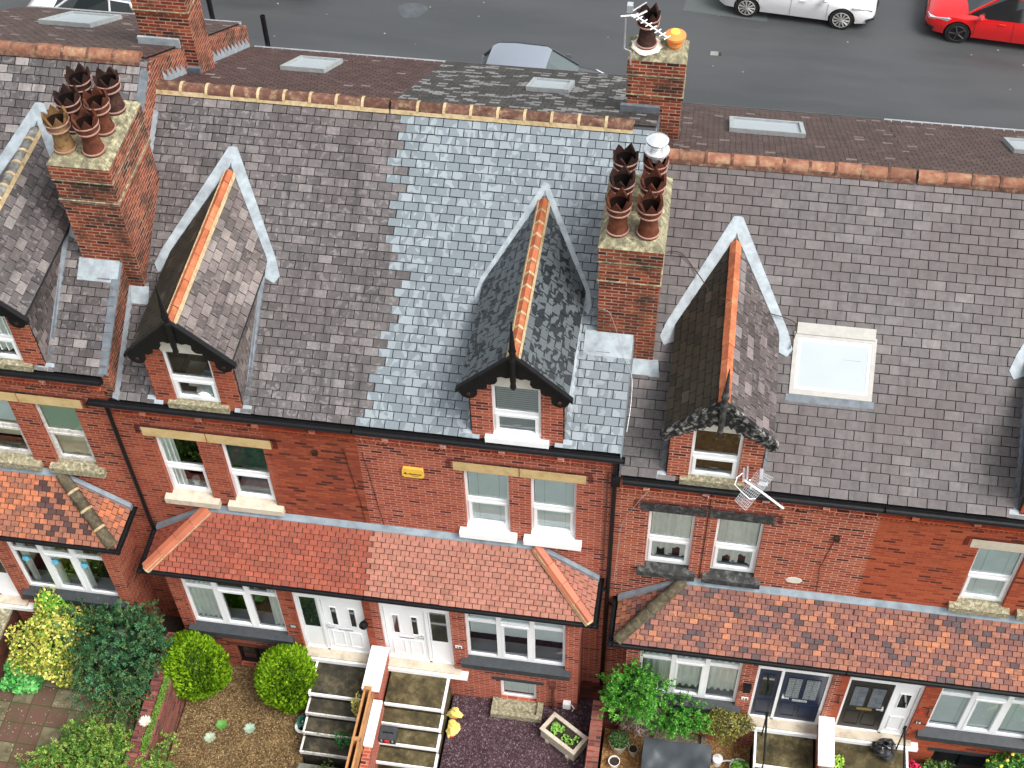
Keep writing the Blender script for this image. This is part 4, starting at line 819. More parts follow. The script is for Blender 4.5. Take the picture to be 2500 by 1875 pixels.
# thin layers of loose stones so the gravel reads as stones
def pebbles(n,cols,x0,x1,y0,y1,z,N_,sz,name='gravel_stones'):
    b=MB()
    for i in range(N_):
        x=random.uniform(x0,x1); y=random.uniform(y0,y1); r=sz*random.uniform(.5,1.3); a=random.uniform(0,6.3); t=vc(random.choice(cols),.2)
        P=[(x+r*math.cos(a+k*2.1)*random.uniform(.6,1.2),y+r*math.sin(a+k*2.1)*random.uniform(.6,1.2),z) for k in range(3)]; T=(x,y,z+r*.8)
        for k in range(3): b.face([P[k],P[(k+1)%3],T],t)
    return struct(b.build(name,'leaf'),'stuff')
pebbles('a',[(.28,.18,.08),(.15,.09,.04),(.4,.3,.16),(.05,.03,.015),(.2,.12,.05)],.45,3.22,-4.2,-.87,-2.58,7000,.02)
pebbles('b',[(.13,.08,.1),(.09,.05,.06),(.05,.03,.04),(.24,.18,.2),(.1,.045,.05)],6.14,9.1,-4.2,-.87,-2.6,8000,.024,'slate_chips')
pebbles('c',[(.55,.34,.14),(.4,.22,.08),(.62,.46,.25),(.28,.14,.05)],9.44,12.5,-4.2,-.87,-3.2,7000,.022)
pebbles('d',[(.4,.37,.3),(.25,.22,.17),(.1,.12,.04)],-3.5,-.1,-5,-.9,-2.0,500,.02,'paving_debris')
b=MB(); b.prism([(1.55+.42*math.cos(a)*(1+.12*math.sin(3*a)),18.8+.4*math.sin(a)*(1+.1*math.cos(2*a)),.4935) for a in [k*math.pi/20 for k in range(40)]],(0,0,-.002)); struct(b.build('puddle','puddle'))
b=MB()
for i in range(40): x=random.uniform(-3,20); y=random.uniform(13.5,20.5)-.097*(x-4); r=random.uniform(.01,.028); b.box(x-r,x+r,y-r,y+r,.492,.50,vc((1,1,1),.3))
struct(b.build('road_litter','kerb'),'stuff')
# ---- steps
def steps(x0,x1,dz,ny,mat,label,edge_side=1,n=4):
    T=thing('front_steps',label,'steps',((x0+x1)/2,-1.3,-2.6+dz),'stone steps up to the front doors')
    b=MB().box(x0,x1,-1.73,YB,-2.9+dz,-1.6+dz); b.build('landing',mat,T)
    e=MB(); e.box(x0,x1,-1.765,-1.73,-1.68+dz,-1.59+dz)
    if edge_side: xe=x1 if edge_side>0 else x0; e.box(*sorted((xe,xe+edge_side*.045)),-1.765,YB-.1,-1.72+dz,-1.585+dz)
    e.build('painted_edge','whitep',T)
    y=-1.765
    for i in range(1,n):
        z=-1.6-.18*i+dz; s_=MB().box(x0+.0,x1-.0,y-.32,y,-2.95+dz,z).build('step',mat,T); q=MB().box(x0,x1,y-.35,y-.32,z-.09,z+.008)
        if edge_side: xe=x1 if edge_side>0 else x0; q.box(*sorted((xe,xe+edge_side*.045)),y-.35,y,z-.12,z+.006)
        q.build('painted_edge',ny,s_); y-=.35
    return T
steps(4.86,6.06,0,'whitep','step','mossy stone steps with bright white edges and a black toolbox on them',1)
steps(3.28,4.44,0,'whiteold','stepb','dark weedy stone steps between the second round bush and the wooden fence',-1)
steps(12.58,13.74,-.605,'whitep','step','olive mossy landing below the navy front door',-1,n=2); steps(14.1,15.62,-.605,'whitep','step','olive mossy landing below the black front door',1,n=2)
def tagwall(parts,label,loc,cat='wall',name='garden_wall'):
    T=thing(name,label,cat,loc)
    for n,mt,mb in parts: mb.build(n,mt,T)
    return T
tagwall([('wall_body','brick_b',MB().box(4.53,4.80,-1.80,YB-.0,-2.9,-.97)),('coping','whitep',MB().box(4.47,4.83,-1.84,YB-.0,-.97,-.88))],'short brick wall with bright white coping between the two white front doors',(4.65,-1.3,-2.6))
tagwall([('wall_body','brick_b',MB().box(4.70,4.86,-4.2,-1.8,-2.9,-1.38)),('coping','whitep',MB().box(4.68,4.87,-2.86,-1.85,-1.38,-1.3))],'lower white-capped wall beside the wooden fence and the toolbox steps',(4.78,-2.4,-2.6))
tagwall([('wall_body','brick_c',MB().box(13.80,14.03,-1.86,YB,-3.5,-1.57)),('coping','whitep',MB().box(13.75,14.07,-1.9,YB,-1.57,-1.48))],'white-coped wall between the navy and the black front doors',(13.9,-1.3,-3.2))
w=MB().box(9.16,9.36,-9,-.95,-3.3,-1.88); c=MB()
for i in range(70): y=-.97-i*.115; c.box(9.14,9.39,y-.108,y,-1.88,-1.80,vc((1,1,1),.3))
tagwall([('wall_body','brick_gd',w),('coping','brick_gd',c)],'red brick garden wall between the plum chippings and the golden gravel',(9.26,-2.5,-3.0))
w=MB().box(.02,.38,-9,-.85,-3.0,-1.42); c=MB()
for i in range(60): y=-.9-i*.115; c.box(-.02,.2,y-.105,y,-1.42,-1.33,vc((.9,.8,.9),.3))
T=tagwall([('wall_body','brick_gd',w),('coping','brick_gd',c)],'old brick garden wall with moss strip left of the first round bush',(.2,-2.5,-2.6)); q=MB()
def addleaf(b,c,d,n_,sz,w,t):
    """one leaf: rhombus at c along d with normal n_"""
    d=Vector(d).normalized(); s_=Vector(n_).cross(d)
    if s_.length<1e-3: s_=d.orthogonal()
    s_=s_.normalized()*sz*w; d=d*sz; c=Vector(c); b.face([c-d*.5,c+s_*.5,c+d*.5,c-s_*.5],t)
def rv(): 
    v=rng.normal(size=3); return Vector(v/np.linalg.norm(v))
for i in range(1400): addleaf(q,(random.uniform(.22,.34),random.uniform(-3.6,-1.9),-1.4+random.random()*.05),rv(),Vector((0,0,1))+rv()*.5,.05,.6,vc((.10,.2,.02),.35))
q.build('moss_strip','leaf',T)
tagwall([('wall_body','brick_dark',MB().box(-3.62,-3.42,-9,-.85,-2.6,-1.05)),('coping','stonemoss',MB().box(-3.66,-3.38,-9,-.85,-1.05,-.98))],'sooty brick wall at the left edge beside the doorstep and yellow shrub',(-3.5,-2,-2.0))
# wooden fence
T=thing('wooden_fence','orange-brown wooden fence panel standing between the two front gardens','fence',(4.62,-3.0,-2.5))
MB().box(4.52,4.56,-4.6,-1.86,-.95,-.88).box(4.64,4.68,-4.6,-1.86,-.95,-.88).build('rail','wood',T)
b=MB()
for i in range(24): y=-1.9-i*.115; b.box(4.645,4.665,y-.11,y,-2.5,-.95,vc((1,1,1),.15))
b.build('boards','wood',T)
for y in (-1.82,-2.94,-4.25): MB().box(4.52,4.68,y-.04,y+.04,-2.6,-.86).build('post','wood',T)
b=MB(); b.box(4.52,4.54,-4.6,-1.86,-2.5,-.95,(.5,.45,.4)); b.build('back_boards','wood',T)
# ---------------- things in the gardens ----------------
# stone trough planter, turned
def rotpts(c,ang,pts): ca,sa=math.cos(ang),math.sin(ang); return [(c[0]+x*ca-y*sa,c[1]+x*sa+y*ca,z) for x,y,z in pts]
def rbox(mb,c,ang,x0,x1,y0,y1,z0,z1,t=(1,1,1)):
    mb.hexa(rotpts(c,ang,[(x0,y0,z0),(x1,y0,z0),(x1,y1,z0),(x0,y1,z0)]),rotpts(c,ang,[(x0,y0,z1),(x1,y0,z1),(x1,y1,z1),(x0,y1,z1)]),t); return mb
T=thing('stone_planter','long pale stone planter with a few green seedlings on the plum chippings','planter',(8.62,-1.6,-2.6)); c=(8.61,-1.62); an=-.56
b=MB(); L_,Wd=.44,.23
rbox(b,c,an,-L_,L_,-Wd,Wd,-2.56,-2.46); rbox(b,c,an,-L_,L_,-Wd,-Wd+.05,-2.46,-2.2); rbox(b,c,an,-L_,L_,Wd-.05,Wd,-2.46,-2.2); rbox(b,c,an,-L_,-L_+.05,-Wd+.05,Wd-.05,-2.46,-2.2); rbox(b,c,an,L_-.05,L_,-Wd+.05,Wd-.05,-2.46,-2.2)
rbox(b,c,an,-L_-.02,L_+.02,-Wd-.02,-Wd+.06,-2.22,-2.185); rbox(b,c,an,-L_-.02,L_+.02,Wd-.06,Wd+.02,-2.22,-2.185); rbox(b,c,an,-L_-.02,-L_+.06,-Wd+.06,Wd-.06,-2.22,-2.185); rbox(b,c,an,L_-.06,L_+.02,-Wd+.06,Wd-.06,-2.22,-2.185)
for sx in (-.3,.24): rbox(b,c,an,sx,sx+.08,-Wd-.03,Wd+.03,-2.6,-2.5)
b.build('trough','stonepale',T); rbox(MB(),c,an,-L_+.05,L_-.05,-Wd+.05,Wd-.05,-2.4,-2.27).build('soil','soil',T)
b=MB()
for sx,sy,n in ((-.25,.02,70),(-.12,.05,50),(-.2,-.08,40),(.08,-.06,22),(.2,-.07,25),(.3,.08,12)):
    q=rotpts(c,an,[(sx,sy,0)])[0]; b=MB()
    for i in range(n): p=rv()*.075; addleaf(b,(q[0]+p.x,q[1]+p.y,-2.22+abs(p.z)*.8),rv(),Vector((0,0,1))+rv()*.5,.055,.8,vc((.2,.42,.06),.3))
    b.build('seedling','leaf',T)
# toolbox
T=thing('toolbox','closed black toolbox with a red catch on the mossy steps','toolbox',(5.05,-2.36,-1.96)); b=MB(); b.box(4.88,5.22,-2.47,-2.20,-1.955,-1.80).box(4.87,5.23,-2.48,-2.19,-1.80,-1.74); b.build('case','blackm',T)
MB().box(5.0,5.1,-2.50,-2.48,-1.86,-1.78).build('catch','redp',T); b=MB(); b.tube([(4.95,-2.34,-1.735),(4.95,-2.34,-1.70),(5.15,-2.34,-1.70),(5.15,-2.34,-1.735)],.012,6); b.build('handle','black',T)
MB().box(4.92,4.95,-2.495,-2.48,-1.84,-1.78).box(5.15,5.18,-2.495,-2.48,-1.84,-1.78).build('hinge','metal',T)
# crumpled yellow sacks
def sack(name,label,x,y,z,rx,ry,rz_,mat,seed,mark=None,knot=True,grp=None):
    T=thing(name,label,'bag',(x,y,z),grp); R=np.random.default_rng(seed); b=MB(); n,mm=18,10; P=[]
    for i in range(mm+1):
        ph=math.pi*i/mm; 
        for k in range(n):
            th=2*math.pi*k/n; f=1+.13*math.sin(3*th+seed)+.16*math.sin(2*th+i*1.1+seed)+R.uniform(-.13,.13); P.append((x+rx*math.sin(ph)**.7*math.cos(th)*f,y+ry*math.sin(ph)**.7*math.sin(th)*f,z+rz_-rz_*math.cos(ph)*(1+R.uniform(-.18,.18))))
    for i in range(mm):
        for k in range(n): j=(k+1)%n; b.face([P[i*n+k],P[i*n+j],P[(i+1)*n+j],P[(i+1)*n+k]])
    b.build('sack',mat,T,merge=True)
    if knot: q=MB(); q.lathe((x,y,z+rz_*2-.02),[(.02,0),(.03,.04),(.07,.1),(.05,.12)],9); q.build('tied_top',mat,T)
    if mark: q=MB(); q.box(x-.03,x+.04,y-ry*1.05-.01,y-ry*1.0,z+.05,z+.09); q.build('printed_mark',mark,T)
    return T
sack('yellow_sack','upper crumpled yellow sack against the brick by the white-edged steps',6.24,-1.35,-2.6,.15,.11,.11,'ybag',3,'redp',knot=False); sack('yellow_sack','lower crumpled yellow sack with red print on the plum chippings',6.25,-1.68,-2.6,.13,.19,.08,'ybag',8,'redp',knot=False)
sack('bin_bag','shiny black bin bag on the landing of the black front door',15.15,-1.12,-2.205,.24,.2,.17,'bag',5)
# grey covered box (barbecue cover)
T=thing('covered_barbecue','wide rectangular shape under a dark grey cover on the golden gravel','barbecue cover',(10.95,-1.9,-3.2)); b=MB(); nx,ny=22,9; x0,x1,y0,y1=10.27,11.68,-2.12,-1.42
def hz(u,v): return -2.28-.02*math.sin(u*11+v*4)-.035*abs(math.sin(u*9-v*3))*(1-v)-.04*math.exp(-((u-.5)**2)/.05)-.03*math.sin(v*6+u*5)*(1 if u<.2 or u>.8 else .3)
G=[[(x0+(x1-x0)*i/nx,y0+(y1-y0)*j/ny,hz(i/nx,j/ny)) for i in range(nx+1)] for j in range(ny+1)]
for j in range(ny):
    for i in range(nx): b.face([G[j][i],G[j][i+1],G[j+1][i+1],G[j+1][i]])
rim=[G[0][i] for i in range(nx+1)]+[G[j][nx] for j in range(1,ny+1)]+[G[ny][i] for i in range(nx-1,-1,-1)]+[G[j][0] for j in range(ny-1,0,-1)]
cx_,cy_=(x0+x1)/2,(y0+y1)/2; N_=len(rim)
def low(p,k,f): s_=1+.05*f+.025*f*math.sin(k*1.3); return (cx_+(p[0]-cx_)*s_,cy_+(p[1]-cy_)*(s_+.02*f),p[2]-.86*f)
for f0,f1 in ((0,.3),(.3,.65),(.65,1)):
    for k in range(N_): k2=(k+1)%N_; b.face([low(rim[k],k,f0),low(rim[k],k,f1),low(rim[k2],k2,f1),low(rim[k2],k2,f0)])
b.build('cover_sheet','cover',T,smooth=True)
# pots
def plantpot(label,x,y,z,r,h,mat,leafc=None,nl=160,lr=None,grp=None,lsz=.06,up=.8):
    T=thing('plant_pot',label,'plant pot',(x,y,z),grp); b=MB(); b.lathe((x,y,z),[(0,0),(r*.72,0),(r*.95,h*.9),(r*1.04,h*.92),(r*1.04,h),(r*.9,h),(r*.85,h*.85)],24); b.build('pot',mat,T,smooth=True)
    MB().disc((x,y,z+h*.86),r*.87,20).build('soil','soil',T)
    if leafc:
        q=MB(); lr=lr or r
        for i in range(nl): p=rv()*lr*random.random()**.4; addleaf(q,(x+p.x,y+p.y,z+h+abs(p.z)*up),rv(),Vector((0,0,1))+rv()*.7,lsz,.55,vc(random.choice(leafc),.25))
        q.build('foliage','leaf',T)
    return T
GR=[(.03,.08,.02),(.05,.12,.03),(.09,.17,.05)]
plantpot('large round stone pot full of small dark leaves beside the green climber',9.75,-1.30,-3.2,.21,.34,'stonepale',GR,700,.24,lsz=.05)
plantpot('smallest grey pot beside the large leafy round pot',10.07,-1.38,-3.2,.10,.2,'stonepale',[(.03,.06,.02)],40,.08,lsz=.04); plantpot('small white pot of bare soil in front of the large leafy pot',9.70,-1.72,-3.2,.12,.22,'plasw')
plantpot('white pot with bright lobed leaves beside the watering can',12.31,-1.55,-3.2,.20,.33,'plasw',[(.16,.34,.05),(.1,.26,.03)],90,.2,lsz=.13)
T=thing('watering_can','pale plastic watering can between the grey cover and the white pot','watering can',(11.86,-1.35,-3.2)); b=MB(); b.lathe((11.86,-1.35,-3.2),[(0,0),(.1,0),(.11,.2),(.06,.24),(0,.24)],20); b.build('can_body','plasw',T,smooth=True)
MB().tube([(11.93,-1.36,-3.1),(12.05,-1.38,-2.98),(12.16,-1.4,-2.92)],.018,8).lathe((12.18,-1.4,-2.93),[(.02,0),(.045,.03),(0,.035)],12).build('spout','plasw',T); MB().tube([(11.78,-1.34,-3.05),(11.76,-1.34,-2.93),(11.86,-1.34,-2.87),(11.92,-1.35,-2.93)],.013,8).build('handle','plasw',T)
T=thing('succulent_pot','white scalloped pot holding a blue-green succulent beside the dark steps','plant pot',(3.08,-2.1,-2.58)); b=MB(); b.lathe((3.08,-2.12,-2.58),[(0,0),(.1,0),(.13,.1),(.16,.14),(.15,.16),(.1,.15)],16); b.build('pot','plasw',T)
q=MB()
for i in range(130): a=random.uniform(0,6.3); f=random.random(); d=Vector((math.cos(a)*(f+.1),math.sin(a)*(f+.1),1.1-f)); addleaf(q,(3.06+d.x*.1,-2.02+d.y*.12,-2.42+d.z*.1),d,rv(),.08,.5,vc((.06,.26,.17),.25))
q.build('succulent_leaves','leaf',T)
T=thing('planter_box','black window box of lime leaves against the white-coped wall','planter',(14.2,-1.6,-2.2)); b=MB(); rectframe(b,14.12,14.32,-1,-1,-1.9,-1.45,.01) if False else None
b.box(14.11,14.33,-1.95,-1.42,-2.2,-2.04); b.box(14.10,14.34,-1.97,-1.94,-2.2,-1.98); b.box(14.10,14.34,-1.43,-1.4,-2.2,-1.98); b.box(14.10,14.12,-1.94,-1.43,-2.2,-1.98); b.box(14.32,14.34,-1.94,-1.43,-2.2,-1.98); b.build('box','black',T); q=MB()
for i in range(220): addleaf(q,(random.uniform(14.12,14.32),random.uniform(-1.93,-1.45),-2.0+random.random()*.12),rv(),Vector((0,0,1))+rv()*.6,.07,.7,vc((.3,.5,.06),.3))
q.build('foliage','leaf',T)
# handrails
def handrail(label,x,ya,yb,za,zb):
    T=thing('handrail',label,'handrail',(x,(ya+yb)/2,zb)); MB().tube([(x,ya,za),(x,ya-.06,za+.05),(x,yb,zb+.85)],.022,8).build('rail','black',T)
    MB().tube([(x,yb,zb-.1),(x,yb,zb+.85)],.016,8).build('upright','black',T); MB().tube([(x,ya-.03,za-.85),(x,ya-.03,za+.02)],.016,8).tube([(x,ya+.02,za-.02),(x,ya-.02,za+.16),(x,ya-.05,za)],.03,6).build('upright','black',T)
handrail('thin black handrail on the landing of the navy front door',12.68,-1.05,-2.0,-1.35,-2.3); handrail('thin black handrail between the bin bag and the pink hydrangea',15.42,-1.0,-2.0,-1.3,-2.3)
# ---------------- shrubs ----------------
def bush(name,label,cat,c,R,n,cols,sz=.06,w=.55,grp=None,shell=.35,upw=.4,core=(.015,.03,.008),lump=.18,spray=0,squash=None,extra=None,seed=0,berries=None,stems=True,flat=0):
    T=thing(name,label,cat,(c[0],c[1],c[2]-R[2]),grp); rg=np.random.default_rng(seed); b=MB(); c=Vector(c)
    ph=rg.uniform(0,6.3,6)
    def rad(d): return 1+lump*(math.sin(3*d.x*2+ph[0])*math.sin(3*d.y+ph[1])+.6*math.sin(5*d.z+ph[2])*math.cos(4*d.x+ph[3])+.5*math.sin(7*d.y+ph[4]))
    if spray:
        for i in range(spray):
            d=rv(); d.z=abs(d.z)*1. if flat else d.z; k=rad(d)*(.55+.5*rg.random()); p=c+Vector((d.x*R[0],d.y*R[1],d.z*R[2]))*k; ax=(d+rv()*.7+Vector((0,0,.2))).normalized(); col=cols[rg.integers(len(cols))]; L=.16*rg.uniform(.6,1.3)
            for j in range(n//spray): f=rg.random(); q=p+ax*L*f; dd=(ax*.6+rv()).normalized(); addleaf(b,q+dd*sz*.5,dd,rv(),sz,w,vc(col,.3))
    else:
        for i in range(n):
            d=rv(); k=rad(d)*(1-shell*rg.random()**1.8); p=c+Vector((d.x*R[0],d.y*R[1],d.z*R[2]))*k
            addleaf(b,p,(rv()+Vector((0,0,upw))),d+rv()*.8,sz*rg.uniform(.6,1.3),w,vc(cols[rg.integers(len(cols))],.25))
    if berries:
        for i in range(berries[0]): d=rv(); d.y=-abs(d.y) if rg.random()<.5 else d.y; p=c+Vector((d.x*R[0],d.y*R[1],abs(d.z)*R[2]))*rad(d)*1.0; b.lathe(p,[(0,-berries[2]),(berries[2],0),(0,berries[2])],5,vc(berries[1],.2))
    b.build('foliage','leaf',T)
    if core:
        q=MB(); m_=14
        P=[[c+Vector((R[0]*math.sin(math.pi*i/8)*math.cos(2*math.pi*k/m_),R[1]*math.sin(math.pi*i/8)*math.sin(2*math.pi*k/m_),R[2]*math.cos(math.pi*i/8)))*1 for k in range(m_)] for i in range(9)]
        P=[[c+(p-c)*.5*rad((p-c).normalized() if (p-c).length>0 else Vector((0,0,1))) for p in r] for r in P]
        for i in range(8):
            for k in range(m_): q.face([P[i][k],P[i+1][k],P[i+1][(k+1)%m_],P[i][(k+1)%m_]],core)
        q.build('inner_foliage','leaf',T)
    if stems:
        q=MB()
        for i in range(5): a=rg.uniform(0,6.3); q.tube([(c.x,c.y,c.z-R[2]),(c.x+R[0]*.3*math.cos(a),c.y+R[1]*.3*math.sin(a),c.z)],.018,5)
        q.build('stem','bark',T)
    return T
def topiary(label,c,R,seed):
    T=thing('round_conifer',label,'clipped bush',(c[0],c[1],-2.58),'clipped round conifers on the brown gravel'); rg=np.random.default_rng(seed); b=MB(); c=Vector(c)
    def prof(z): return (1-abs(z)**2.3)**.5*(1-.10*z)   # egg shape, fuller low down
    for i in range(9500):
        z=rg.uniform(-.97,.995); a=rg.uniform(0,2*math.pi); k=prof(z)*(1+.05*math.sin(3*a+seed*2)+.035*math.sin(5*a+seed)+.04*math.sin(9*z+3*a)+.03*math.sin(17*a+6*z))-.13*rg.random()**2
        o=Vector((math.cos(a),math.sin(a),z*.5)).normalized(); p=c+Vector((math.cos(a)*k*R[0],math.sin(a)*k*R[1],z*R[2])); up=Vector((0,0,1)); dd=(up*.8+o*rg.uniform(.2,.8)+rv()*.35); 
        tl=Vector((-math.sin(a),math.cos(a),0)); addleaf(b,p,dd,o*.6+tl*rg.choice([-1,1])*.8+rv()*.25,.135*rg.uniform(.6,1.4),.36,vc(((.22,.40,.012),(.14,.29,.008),(.31,.50,.02),(.08,.18,.005))[rg.integers(4)],.2))
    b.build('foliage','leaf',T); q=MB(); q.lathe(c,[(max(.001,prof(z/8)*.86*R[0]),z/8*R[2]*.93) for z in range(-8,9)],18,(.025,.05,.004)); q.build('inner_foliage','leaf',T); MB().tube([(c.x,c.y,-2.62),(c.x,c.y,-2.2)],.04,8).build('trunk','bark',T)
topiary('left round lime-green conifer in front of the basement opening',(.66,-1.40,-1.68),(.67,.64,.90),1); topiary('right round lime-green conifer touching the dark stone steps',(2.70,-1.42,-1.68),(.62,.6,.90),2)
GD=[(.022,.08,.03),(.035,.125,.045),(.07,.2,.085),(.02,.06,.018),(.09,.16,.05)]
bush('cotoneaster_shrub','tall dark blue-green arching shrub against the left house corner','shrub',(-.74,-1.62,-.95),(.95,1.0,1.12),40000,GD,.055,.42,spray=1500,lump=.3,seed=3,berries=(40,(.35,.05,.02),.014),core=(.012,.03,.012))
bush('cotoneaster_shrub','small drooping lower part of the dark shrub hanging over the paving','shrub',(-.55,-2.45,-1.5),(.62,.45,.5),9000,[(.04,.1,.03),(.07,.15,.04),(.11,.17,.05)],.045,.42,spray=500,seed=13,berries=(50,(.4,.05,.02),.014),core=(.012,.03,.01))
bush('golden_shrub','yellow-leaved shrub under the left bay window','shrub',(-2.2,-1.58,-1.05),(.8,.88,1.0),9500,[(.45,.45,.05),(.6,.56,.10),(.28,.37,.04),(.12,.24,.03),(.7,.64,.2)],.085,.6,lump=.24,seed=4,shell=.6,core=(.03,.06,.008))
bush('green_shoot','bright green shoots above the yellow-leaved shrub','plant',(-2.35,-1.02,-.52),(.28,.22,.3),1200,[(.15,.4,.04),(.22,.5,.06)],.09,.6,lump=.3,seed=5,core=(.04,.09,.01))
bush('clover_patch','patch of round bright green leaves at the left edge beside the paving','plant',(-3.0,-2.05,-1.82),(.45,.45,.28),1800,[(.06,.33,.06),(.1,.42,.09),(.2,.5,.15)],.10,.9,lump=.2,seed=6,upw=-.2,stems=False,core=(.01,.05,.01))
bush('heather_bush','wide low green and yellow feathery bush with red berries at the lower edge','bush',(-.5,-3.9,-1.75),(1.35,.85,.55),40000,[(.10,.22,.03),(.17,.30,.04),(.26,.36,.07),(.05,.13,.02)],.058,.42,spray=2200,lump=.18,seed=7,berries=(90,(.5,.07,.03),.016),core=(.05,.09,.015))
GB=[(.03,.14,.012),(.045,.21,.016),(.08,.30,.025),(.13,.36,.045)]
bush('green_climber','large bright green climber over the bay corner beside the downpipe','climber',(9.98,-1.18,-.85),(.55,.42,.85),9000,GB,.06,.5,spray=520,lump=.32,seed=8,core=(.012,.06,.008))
bush('green_climber','lower bright green climber under the grey sill with net curtains','climber',(10.95,-1.12,-1.75),(.6,.3,.42),6000,GB,.058,.5,spray=380,lump=.32,seed=9,core=(.012,.06,.008))
bush('dead_climber','bare grey twiggy growth below the large green climber','climber',(10.25,-1.1,-2.15),(.5,.22,.55),2600,[(.28,.24,.22),(.18,.15,.14),(.36,.3,.24)],.10,.14,lump=.25,seed=10,core=None)
bush('ochre_climber','olive and ochre tangled climber left of the navy door threshold','climber',(11.9,-1.08,-1.95),(.55,.26,.5),6500,[(.16,.15,.03),(.26,.24,.04),(.12,.16,.03),(.35,.32,.08),(.1,.06,.03)],.055,.4,lump=.22,seed=11,core=(.05,.045,.02))
bush('yellow_flower_bush','dark green bush with yellow flowers at the lower right corner','bush',(17.75,-1.25,-2.3),(.62,.5,.62),3800,[(.03,.12,.02),(.06,.2,.03),(.12,.3,.05)],.085,.55,lump=.25,seed=12,berries=(70,(.85,.75,.1),.04),core=(.012,.05,.008))
T=bush('hydrangea','round crimson hydrangea heads by the black handrail','flower',(15.78,-1.25,-2.72),(.28,.25,.26),1700,[(.55,.02,.07),(.65,.05,.12),(.4,.01,.05)],.06,.8,lump=.2,seed=14,core=(.12,.005,.02)); bush('green_foliage','small green plant right of the crimson hydrangea','plant',(16.35,-1.1,-2.78),(.35,.2,.25),900,GR+[(.2,.35,.06)],.08,.5,lump=.3,seed=15,core=None)
bush('step_weed','tall pale ochre weed leaning on the wooden fence','weed',(4.34,-1.95,-1.58),(.13,.16,.42),650,[(.45,.40,.10),(.32,.38,.08),(.55,.42,.16)],.055,.5,lump=.3,seed=16,core=None); bush('step_weed','dark green weed growing on the lowest of the dark steps','weed',(4.12,-2.45,-2.05),(.22,.16,.16),900,[(.03,.13,.03),(.05,.2,.05)],.05,.5,lump=.3,seed=17,core=None,stems=False)
bush('step_weed','fringe of small weeds on the concrete path below the dark steps','weed',(3.9,-3.15,-2.3),(.4,.22,.05),420,[(.06,.15,.02),(.15,.22,.04)],.05,.5,lump=.3,seed=18,core=None,stems=False)
for (x,y,z,l,c_) in ((1.19,-2.62,-2.56,'pale silver rosette weed nearest the first round bush on the brown gravel',(.36,.42,.3)),(1.97,-2.3,-2.56,'silver-green rosette weed in the middle of the brown gravel',(.3,.4,.3)),(1.35,-2.3,-2.56,'small green weed behind the pale silver rosette',(.1,.26,.05)),(.17,-3.0,-1.31,'white star-shaped dried plant on top of the mossy garden wall',(.6,.58,.45))):
    T=thing('rosette_weed',l,'weed',(x,y,z)); b=MB()
    for i in range(26): a=i*2.4; d=Vector((math.cos(a),math.sin(a),.35)); addleaf(b,Vector((x,y,z+.03))+d*.07,d,(0,0,1),.15,.26,vc(c_,.15))
    b.build('leaves','leaf',T)
# ---------------- wall fittings ----------------
T=thing('alarm_box','small yellow alarm box with dark lettering on the brick wall','alarm box',(5.57,0,4.33)); b=MB(); b.prism([(5.38,-.055,4.44),(5.37,-.055,4.25),(5.41,-.055,4.21),(5.74,-.055,4.21),(5.78,-.055,4.25),(5.77,-.055,4.44),(5.75,-.055,4.47),(5.40,-.055,4.47)],(0,.055,0)); b.build('box','alarm',T)
def text(P,s_,x,y,z,size,mat,name='lettering',ang=0):
    cu=bpy.data.curves.new('t','FONT'); cu.body=s_; cu.size=size; cu.extrude=.0015; cu.offset=.0015; cu.resolution_u=2; cu.align_x='CENTER'; o=bpy.data.objects.new('t',cu); S.collection.objects.link(o); dg=bpy.context.evaluated_depsgraph_get(); me=bpy.data.meshes.new_from_object(o.evaluated_get(dg)); bpy.data.objects.remove(o)
    M_=Matrix.Translation(Vector((x,y,z))-WL[P.name])@Matrix.Rotation(ang,4,'Y')@Matrix.Rotation(math.pi/2,4,'X'); me.transform(M_)
    me.materials.clear(); me.materials.append(MT[mat]); at=me.attributes.new('tint','FLOAT_COLOR','FACE'); at.data.foreach_set('color',[1.]*4*len(me.polygons))
    q=bpy.data.objects.new(name,me); S.collection.objects.link(q); q.parent=P; WL[q.name]=WL[P.name]; return q
text(T,'A',5.44,-.06,4.30,.1,'text'); text(T,'~Monitored',5.61,-.06,4.31,.052,'text'); MB().tube([(5.55,-.058,4.275),(5.62,-.058,4.262),(5.69,-.058,4.272)],.004,5).build('underline','text',T)
for H,x,z,s_ in ((W4['a'],2.85,-.46,'20'),(W4['b'],6.33,-.48,'18'),(W4['c'],12.21,-1.13,'16'),(W4['d'],15.68,-1.21,'14')):
    p=MB().box(x-.07,x+.07,YB-.014,YB-.001,z-.045,z+.055).build('number_plate','blackm' if s_ in('20','14') else 'plasw',H)
    text(p,s_,x,YB-.017,z-.035,.11,'plasw' if s_ in('20','14') else 'text','house_number')
MB().box(15.6,15.7,YB-.01,YB-.001,-.83,-.76).build('warning_sticker','redp',W4['d'])
b=MB(); b.lathe((4.42,YB-.1,.02),[(0,0),(.07,.02),(.1,.09),(.07,.16),(0,.18)],10); b.tube([(4.42,YB,.16),(4.42,YB-.09,.2)],.015,6); b.build('hanging_lamp','black',W4['a'])
b=MB(); b.box(12.13,12.27,YB-.1,YB-.001,-.72,-.5); b.box(12.12,12.28,YB-.12,YB-.001,-.5,-.48); b.build('letter_box','black',W4['c'])
for H,x,z in ((W4['c'],14.02,-.55),(W4['d'],15.78,-.6)): MB().tube([(x,YB-.02,z-.25),(x,YB-.18,z-.02),(x,YB-.02,z+.06),(x,YB-.02,z-.25)],.012,6).build('basket_bracket','text',H)
b=MB(); b.box(8.2,8.34,YB-.1,YB-.0,-1.62,-1.46); b.tube([(8.28,YB-.05,-1.5),(8.28,YB-.05,-2.6)],.03,8); b.build('waste_pipe','brick_dark',W4['b'])
